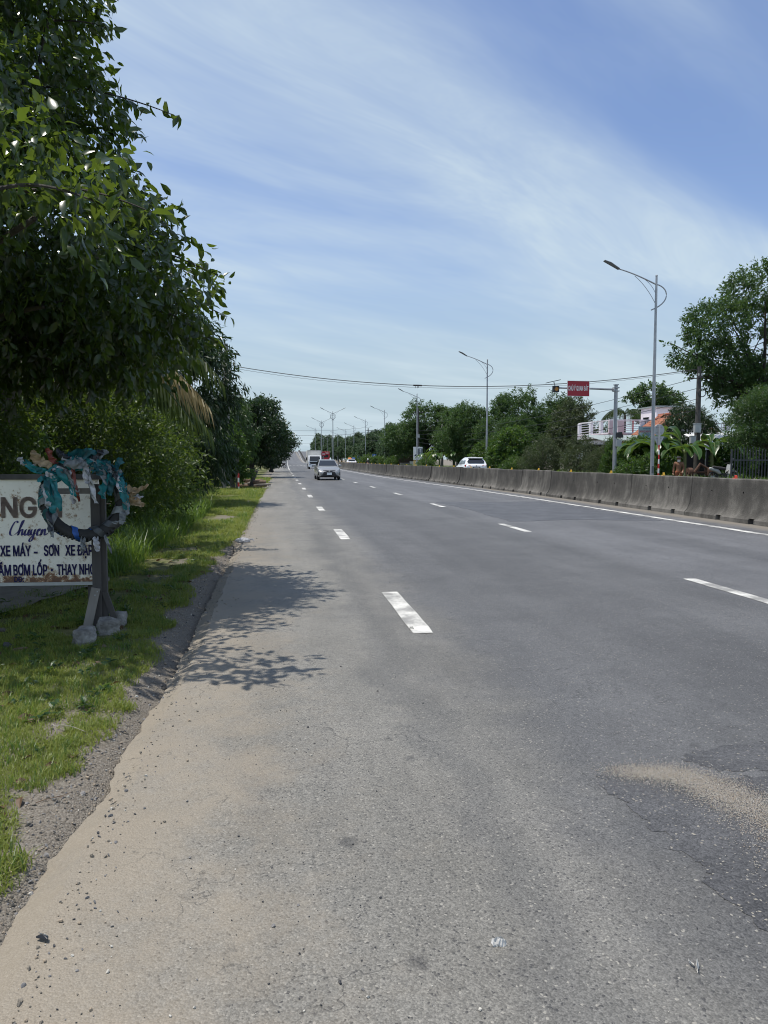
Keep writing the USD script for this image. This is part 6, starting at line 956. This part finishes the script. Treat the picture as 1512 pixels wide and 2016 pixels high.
def put(s, x1, z, h, w, m, bold=True, shear=0.0):
    q = text_xz(s, h, .003, 1.0, shear, bold); q = cat(*[q.copy().apply_translation((k * h * .022, -.0004 * abs(k), k2 * h * .012)) for k in (-1, 0, 1) for k2 in (-1, 1)]) if bold else q; v = q.vertices; v[:, 0] = (v[:, 0] - v[:, 0].min()) / (v[:, 0].max() - v[:, 0].min()) * w + x1 - w; q.vertices = v + [0, -.012, z]; part("lettering", q, L + m, pn)
put("XE MÁY", -.615, .245, .092, .27, "ink_navy"); put("-", -.555, .235, .09, .035, "ink_navy"); put("SƠN", -.365, .245, .092, .135, "ink_navy"); put("XE ĐẠP", -.065, .245, .092, .245, "ink_navy")
put("ĂM", -.795, .068, .092, .115, "ink_navy"); put("BƠM LỐP", -.475, .068, .092, .30, "ink_navy"); put("·", -.425, .068, .09, .018, "ink_navy"); put("THAY NHỚT", -.005, .068, .092, .385, "ink_navy"); put("DĐ:", -.685, .005, .048, .085, "ink_navy")
put("NG", -.55, .60, .175, .315, "ink_faded"); put("N", -.33, .60, .175, .13, "ink_faded")
def script(strokes, w=.011):
    out = []
    for s in strokes:
        p = np.array(s, float); k = np.linspace(0, len(p) - 1, len(p) * 7); from scipy.interpolate import CubicSpline as CS
        q = np.c_[CS(np.arange(len(p)), p)(k)]; t = unit(np.gradient(q, axis=0)); nn = np.array([.5, .87]); ww = w * (.45 + .75 * np.abs(t @ np.array([.25, .97])))[:, None]; a, b = q + ww * [.75, .3], q - ww * [.75, .3]; m = len(q); j = np.arange(m - 1)
        V = np.vstack([np.c_[a[:, 0], 0 * a[:, 0] - .0125, a[:, 1]], np.c_[b[:, 0], 0 * b[:, 0] - .0125, b[:, 1]]]); out.append(trimesh.Trimesh(V, np.vstack([np.stack([j, m + j, m + j + 1], -1), np.stack([j, m + j + 1, j + 1], -1)]), process=False))
    return cat(*out)
S = .135; ox, oz = -.80, .43
st_ = [[(.42, .86), (.36, .98), (.22, .92), (.05, .5), (.02, .15), (.18, .0), (.42, .15), (.55, .3)], [(.55, .3), (.72, .75), (.78, 1.02), (.70, .95), (.60, .4), (.56, .02), (.66, .34), (.78, .42), (.80, .2), (.82, .02), (.92, .12), (1.02, .42)], [(1.02, .42), (.98, .12), (1.06, .0), (1.18, .2), (1.24, .42), (1.22, .1), (1.30, .02), (1.40, .2)], [(1.40, .42), (1.38, .12), (1.48, .02), (1.58, .2), (1.62, .42), (1.56, -.1), (1.44, -.42), (1.34, -.3), (1.5, -.02), (1.78, .22)], [(1.78, .22), (1.92, .40), (1.84, .45), (1.78, .2), (1.84, .0), (2.0, .1)], [(2.06, .42), (2.06, .02), (2.14, .34), (2.26, .42), (2.28, .1), (2.36, .02), (2.46, .16)]]
q = script([[(ox + x * S + y * S * .18, oz + y * S) for x, y in s] for s in st_]); part("lettering", q, L + "ink_navy", pn)

ps = thing("wooden_post", "dark wooden post on a cross foot that holds the wrapped tyre beside the repair sign", "post", (-1.615, 7.06, -.10)); TZ = .10
part("upright", cat(box(.075, .045, 1.32, (0, 0, .72)), box(.05, .05, 1.28, (.055, .03, .70))), L + "wood_dark", ps)
def plank(a, b, w, t): 
    a, b = np.array(a, float), np.array(b, float); d = unit(b - a); m = box(w, t, np.linalg.norm(b - a)); ax = np.cross([0, 0, 1], d); an = math.acos(np.clip(d[2], -1, 1)); M = trimesh.transformations.rotation_matrix(an, ax if np.linalg.norm(ax) > 1e-6 else (1.00, 0.00, 0)); m.apply_transform(M); m.apply_translation((a + b) / 2); return m
part("brace", plank((-.09, -.12, .02), (-.005, -.035, .46), .075, .022), L + "wood_grey", ps); part("brace", plank((.17, .02, .06), (.06, .0, .42), .05, .022), L + "wood_dark", ps); part("top_rail", box(.36, .03, .05, (-.16, -.0, 1.32)), L + "wood_grey", ps)
for k, (z, x) in enumerate(((.40, -.01), (.43, .01))): part("nail", disc(.006, .01, (x, -.055, z), "y", 8), L + "galvanised", ps)

TC = np.array([-1.675, 6.93, 1.155]); RR = .312
ty = thing("display_tyre", "old tyre wrapped in torn teal, white and brown plastic strips, hung on the wooden post", "tyre", TC, .10)
part("tyre", torus(RR, .050, "y", 48, 12, (0.00, 0.00, 0), .95), L + "tyre_black", ty, True); part("tread_ribs", cat(*[box(.014, .075, .03, (0, 0, RR + .038)).apply_transform(trimesh.transformations.rotation_matrix(a, (0.00, 1.00, 0))) for a in np.linspace(0, 2 * np.pi, 64, endpoint=False)]), L + "tyre_black", ty)
def plastic(name, c, tf=.35, rough=.3):
    usdkit.material(stage, L + name, {"tc": ("texture_coordinate", {}), "n": ("noise_texture", {"scale": 22.0, "detail": 5.0}), "v": ("map_range", {"from_min": .3, "from_max": .7, "to_min": .6, "to_max": 1.3, "clamp": True}), "c": ("color", {"value": c}), "s": ("vector_math", {"math_type": "scale"}), "b": ("principled_bsdf", {"roughness": rough}), "t": ("translucent_bsdf", {}), "m": ("mix_closure", {"fac": tf})}, [("tc.object", "n.vector"), ("n.fac", "v.value"), ("c.color", "s.vector1"), ("v.result", "s.scale"), ("s.vector", "b.base_color"), ("s.vector", "t.color"), ("b.BSDF", "m.closure1"), ("t.BSDF", "m.closure2")], surface="m.closure")
for nm, c in (("plastic_teal", (0.02, 0.22, 0.24)), ("plastic_deep", (0.012, 0.11, 0.13)), ("plastic_white", (0.60, 0.60, 0.62)), ("plastic_grey", (0.26, 0.28, 0.29)), ("plastic_tan", (0.48, 0.36, 0.22)), ("plastic_red", (0.26, 0.07, 0.05)), ("plastic_blue", (0.03, 0.12, 0.45)), ("plastic_dark", (0.05, 0.055, 0.07)), ("plastic_smoke", (0.085, 0.092, 0.098))): plastic(nm, c)
def ribbon(p, w, seed, crumple=.014):
    rg = np.random.default_rng(seed); p = np.asarray(p, float); k = np.linspace(0, len(p) - 1, 12); p = np.stack([np.interp(k, np.arange(len(p)), p[:, i]) for i in range(3)], 1); p[1:-1] = (p[:-2] + p[1:-1] * 2 + p[2:]) / 4; t = unit(np.gradient(p, axis=0)); s = unit(np.cross(t, [0, 1, 0] + rg.normal(size=3) * .35)); n = np.cross(t, s); ww = w * np.interp(np.linspace(0, 1, 12), [0, .2, .8, 1], [.55, 1, .95, .5]) * rg.uniform(.8, 1.2, 12)
    c = np.stack([p + s * (ww * q)[:, None] + n * (rg.normal(size=(12, 1)) * crumple + abs(q) * crumple * rg.normal()) for q in (-.5, -.15, .2, .5)], 0); i, j = np.meshgrid(np.arange(3), np.arange(11), indexing="ij"); A, B, C, D = i * 12 + j, (i + 1) * 12 + j, (i + 1) * 12 + j + 1, i * 12 + j + 1
    return trimesh.Trimesh(c.reshape(-1, 3), np.concatenate([np.stack([A, B, C], -1).reshape(-1, 3), np.stack([A, C, D], -1).reshape(-1, 3)]), process=False)
def wrap(a0, turns, w, m, seed, r=.058):
    k = np.linspace(0, turns * 2 * np.pi, int(14 * turns) + 4); a = math.radians(a0) + np.linspace(0, math.radians(34 * turns), len(k)); c = np.stack([np.cos(a), 0 * a, np.sin(a)], -1); p = c * RR + r * (c * np.cos(k)[:, None] + np.array([0, 1, 0]) * np.sin(k)[:, None] * .95)
    tg = np.stack([-np.sin(a), 0 * a, np.cos(a)], -1); rg = np.random.default_rng(seed); ww = w * rg.uniform(.8, 1.2, len(k))[:, None] / 2; j = np.arange(len(k) - 1); n = len(k); q = p + c * rg.normal(size=(n, 1)) * .004
    part("plastic_strip", trimesh.Trimesh(np.vstack([q + tg * ww, q - tg * ww]), np.vstack([np.stack([j, n + j, n + j + 1], -1), np.stack([j, n + j + 1, j + 1], -1)]), process=False), L + m, ty, True)
def polar(a, r=RR, y=0.0): a = math.radians(a); return np.array([math.cos(a) * r, y, math.sin(a) * r])
rg = np.random.default_rng(19)
for k, (a, m) in enumerate(((8, "plastic_teal"), (30, "plastic_deep"), (48, "plastic_grey"), (66, "plastic_white"), (84, "plastic_teal"), (100, "plastic_grey"), (118, "plastic_teal"), (140, "plastic_deep"), (155, "plastic_grey"), (-18, "plastic_smoke"), (-42, "plastic_grey"), (-70, "plastic_smoke"), (-92, "plastic_smoke"), (-128, "plastic_blue"))): wrap(a, 1.6 if a < 0 else 2.2, .062 if m != "plastic_blue" else .05, m, k, .060 if k % 2 else .064)
def strips(rows):
    for k, (a, dr, ln, w, m, sw) in enumerate(rows):     # from a point on the ring, draped by ln with sideways swing sw
        s = polar(a, RR + dr, -.055); part("plastic_strip", ribbon([s + [0, .05, .02], s, s + [sw * .4, -.025, -ln * .3], s + [sw * .8, -.02, -ln * .62], s + [sw, -.03 + rg.normal() * .02, -ln * .8]], w * .82, 100 + k), L + m, ty, True, label="teal plastic strip" if k == 0 else None)
strips([(150, .01, .34, .085, "plastic_teal", .04), (138, .02, .40, .075, "plastic_teal", .06), (128, .02, .30, .075, "plastic_teal", .16), (120, .0, .26, .06, "plastic_grey", .12), (160, .0, .22, .06, "plastic_white", .02), (88, .0, .22, .07, "plastic_white", .03), (84, -.02, .36, .04, "plastic_grey", .05), (80, -.05, .36, .055, "plastic_white", .06), (52, .0, .30, .10, "plastic_teal", -.03), (46, .0, .24, .07, "plastic_deep", .0), (40, .03, .20, .05, "plastic_white", .05), (30, .03, .26, .08, "plastic_teal", .05), (20, .03, .28, .075, "plastic_teal", .04), (10, .03, .25, .07, "plastic_grey", .02), (106, .0, .40, .035, "plastic_red", .05), (112, -.04, .36, .05, "plastic_white", .02), (200, -.01, .20, .06, "plastic_dark", .02), (205, .0, .24, .05, "plastic_grey", .03), (-92, .03, .13, .05, "plastic_grey", .0), (-75, .03, .15, .06, "plastic_white", .02), (-62, .03, .2, .03, "plastic_grey", .06), (146, .03, .27, .06, "plastic_deep", .0), (72, .03, .16, .07, "plastic_deep", .04), (64, .0, .2, .06, "plastic_grey", .06), (-20, .03, .12, .07, "plastic_grey", -.01)])
for k, (a, b, w, m) in enumerate((((-.30, -.02, .24), (-.46, -.06, .33), .055, "plastic_teal"), ((-.38, -.02, .26), (-.50, -.05, .36), .045, "plastic_white"), ((-.25, -.02, .30), (-.40, -.04, .42), .07, "plastic_tan"), ((-.2, -.02, .31), (-.28, -.05, .44), .05, "plastic_red"), ((-.1, -.03, .34), (-.2, -.05, .42), .06, "plastic_dark"), ((-.02, -.03, .34), (.06, -.06, .43), .07, "plastic_teal"), ((.05, -.03, .34), (.16, -.06, .43), .06, "plastic_dark"), ((.12, -.03, .33), (.20, -.05, .40), .05, "plastic_grey"), ((.18, -.03, .30), (.30, -.05, .36), .06, "plastic_deep"), ((.33, -.02, .10), (.44, -.05, .06), .06, "plastic_tan"), ((.38, -.03, .03), (.53, -.06, .12), .04, "plastic_tan"), ((.36, -.03, .02), (.47, -.04, -.03), .05, "plastic_tan"), ((.36, -.03, -.02), (.46, -.05, .01), .05, "plastic_white"), ((.34, -.03, -.05), (.50, -.04, -.06), .05, "plastic_tan"), ((-.16, -.04, .33), (.02, -.08, .31), .08, "plastic_grey"), ((.0, -.05, .34), (.24, -.08, .25), .075, "plastic_grey"), ((-.3, -.04, .22), (-.10, -.08, .32), .08, "plastic_teal"), ((-.12, -.04, .37), (.12, -.05, .38), .09, "plastic_deep"), ((-.05, -.05, .37), (-.16, -.07, .36), .06, "plastic_white"))):
    a, b = np.array(a), np.array(b); part("plastic_strip", ribbon([a, (a + b) / 2 + rg.normal(size=3) * .03, b], w, 300 + k, .02), L + m, ty, True)
part("plastic_knot", (lambda q: (q.apply_scale((.075, .06, .06)), q.apply_translation((.27, -.03, -.20)), q)[2])(pebble(31)), L + "plastic_grey", ty, True)

for k in range(30):
    a = rg.uniform(28, 152); s = polar(a, RR + rg.uniform(-.01, .05), -.04 + rg.uniform(-.02, .05)); d = unit(np.array([rg.normal(), rg.normal() * .4, rg.normal() * .6 + .25])) * rg.uniform(.05, .10)
    part("plastic_strip", ribbon([s - d * .6, s + rg.normal(size=3) * .015, s + d * .6, s + d + [0, -.02, -.03]], rg.uniform(.035, .06), 700 + k, .012), L + ["plastic_teal", "plastic_deep", "plastic_grey", "plastic_dark", "plastic_teal", "plastic_white"][k % 6], ty, True)

def block(label, loc, rz, seed, dims, m="concrete_pale"):
    p = np.array([(x, y, z) for x in (-.5, .5) for y in (-.5, .5) for z in (0, 1)], float) * dims; rg = np.random.default_rng(seed); p += rg.normal(size=p.shape) * np.array(dims) * .085; t = to_tm(hull(p, .018, 8).refine_to_length(.022)); v = t.vertices; t.vertices = v + (meshkit.fbm(v * 16 + seed, 5, seed)[:, None] - .5) * unit(v - v.mean(0)) * .07 - [0, 0, .0]; o = thing("concrete_block", label, "block", (loc[0], loc[1], float(ground_z(loc[0], loc[1])) - .012), rz); part("block", t, L + m, o, 40); return o
block("rough pale concrete block in front of the post foot, nearest of the three", (-1.605, 6.50, -.085), .3, 3, (.125, .11, .125)); block("squarer concrete block lying on the right foot of the post", (-1.485, 6.85, -.085), .15, 4, (.135, .11, .115)); block("smaller concrete block behind the post foot, half hidden", (-1.46, 7.12, -.085), -.1, 5, (.10, .09, .14))
for nm, lab, loc, s, m, sd_ in (("field_stone", "brown stone in the shaded grass left of the concrete blocks", (-2.07, 6.40, -.03), (.085, .06, .045), "wood_brown", 8), ("field_stone", "dark lump beside the brown stone in the shaded grass", (-2.22, 6.55, -.02), (.09, .06, .05), "stone_dark", 9)):
    q = pebble(sd_, .8); q.apply_scale(s); o = thing(nm, lab, "stone", loc, .3); part("stone", q, L + m, o, 40)
ws = thing("wooden_stump", "weathered wooden stump end at the left edge of the frame below the repair sign", "stump", (-2.27, 6.30, -.09), .1); part("trunk", tube([(0.00, 0.00, 0), (.01, 0, .14), (0, 0, .26)], [.05, .045, .04], 9), L + "wood_brown", ws, 40); part("splinter", cat(tube([(0, 0, .25), (.02, 0, .31)], [.012, .003], 5), tube([(-.02, .01, .25), (-.02, .02, .30)], [.012, .003], 5)), L + "wood_brown", ws); part("crossbar", tube([(-.1, 0, .255), (.12, -.01, .25)], .014, 6), L + "wood_dark", ws)

# ------------------------------------------------------------------ litter on the road
lt = thing("plastic_bag", "crumpled white plastic bag lying at the asphalt edge", "litter", (-.66, 14.0, .0), .2); part("bag", (lambda m: (setattr(m, "vertices", m.vertices * [.13, .07, .05] * (1 + .5 * (meshkit.fbm(m.vertices * 3, 4, 3)[:, None] - .5)) + [0, 0, .035]), m)[1])(trimesh.creation.icosphere(3, 1.0)), L + "plastic_white", lt); part("handle", ribbon([(.10, 0, .05), (.17, -.02, .06), (.2, .02, .02)], .03, 5, .006), L + "plastic_white", lt)
dk_ = thing("black_shard", "shiny black plastic shard on the dusty asphalt in the left foreground", "litter", (-.745, 2.42, .012), -.5); part("shard", to_tm(hull([(-.018, -.006, 0), (.022, -.004, 0), (-.014, .008, 0), (.012, .007, 0), (0, 0, .008)], .003, 8)), L + "trim_black", dk_, 40); part("rib", tube([(-.016, 0, .0105), (.018, .001, .008)], .0012, 5), L + "lamp_grey", dk_)
tw = thing("dry_twig", "thin curved dry twig at the edge of the sand in the left foreground", "twig", (-1.0, 3.45, .006), .4); part("stem", tube(bez((-.07, 0, 0), (-.03, .012, .006), (.03, -.004, .004), (.075, .02, .006), 10), np.linspace(.0022, .001, 10), 5), L + "wood_brown", tw); part("side_shoot", tube([(.03, .004, .004), (.045, -.012, .006)], .001, 4), L + "wood_brown", tw)
sw = thing("straw_stem", "bent yellow straw stem lying on the gravel by the grass edge", "straw", (-1.16, 4.35, .012), -.25); part("stem", tube(bez((-.11, .03, 0), (-.05, .05, .012), (.02, .0, .01), (.10, -.03, .0), 12), np.linspace(.0025, .0015, 12), 5), L + "sand_grain", sw); part("seed_head", tube([(-.11, .03, .0), (-.13, .045, .006)], [.004, .001], 5), L + "sand_grain", sw)
for k, (x, y, lab) in enumerate(((.66, 2.20, "crumpled pale paper scrap on the asphalt at the bottom right of centre"), (1.21, 2.02, "larger torn pale paper scrap at the bottom edge, right of centre"), (1.15, 6.6, "tiny pale scrap on the asphalt right of the nearest left lane dash"))):
    o = thing("paper_scrap", lab, "litter", (x, y, .006), k * 1.1); part("paper", ribbon([(-.022, 0, .0), (-.008, .004, .008), (.008, -.003, .003), (.022, .002, .004)], .030, 500 + k, .0015), L + "cloth_white", o); part("torn_flap", ribbon([(.0, .01, .004), (.008, .02, .008), (.016, .024, .002)], .014, 520 + k, .001), L + "cloth_white", o)
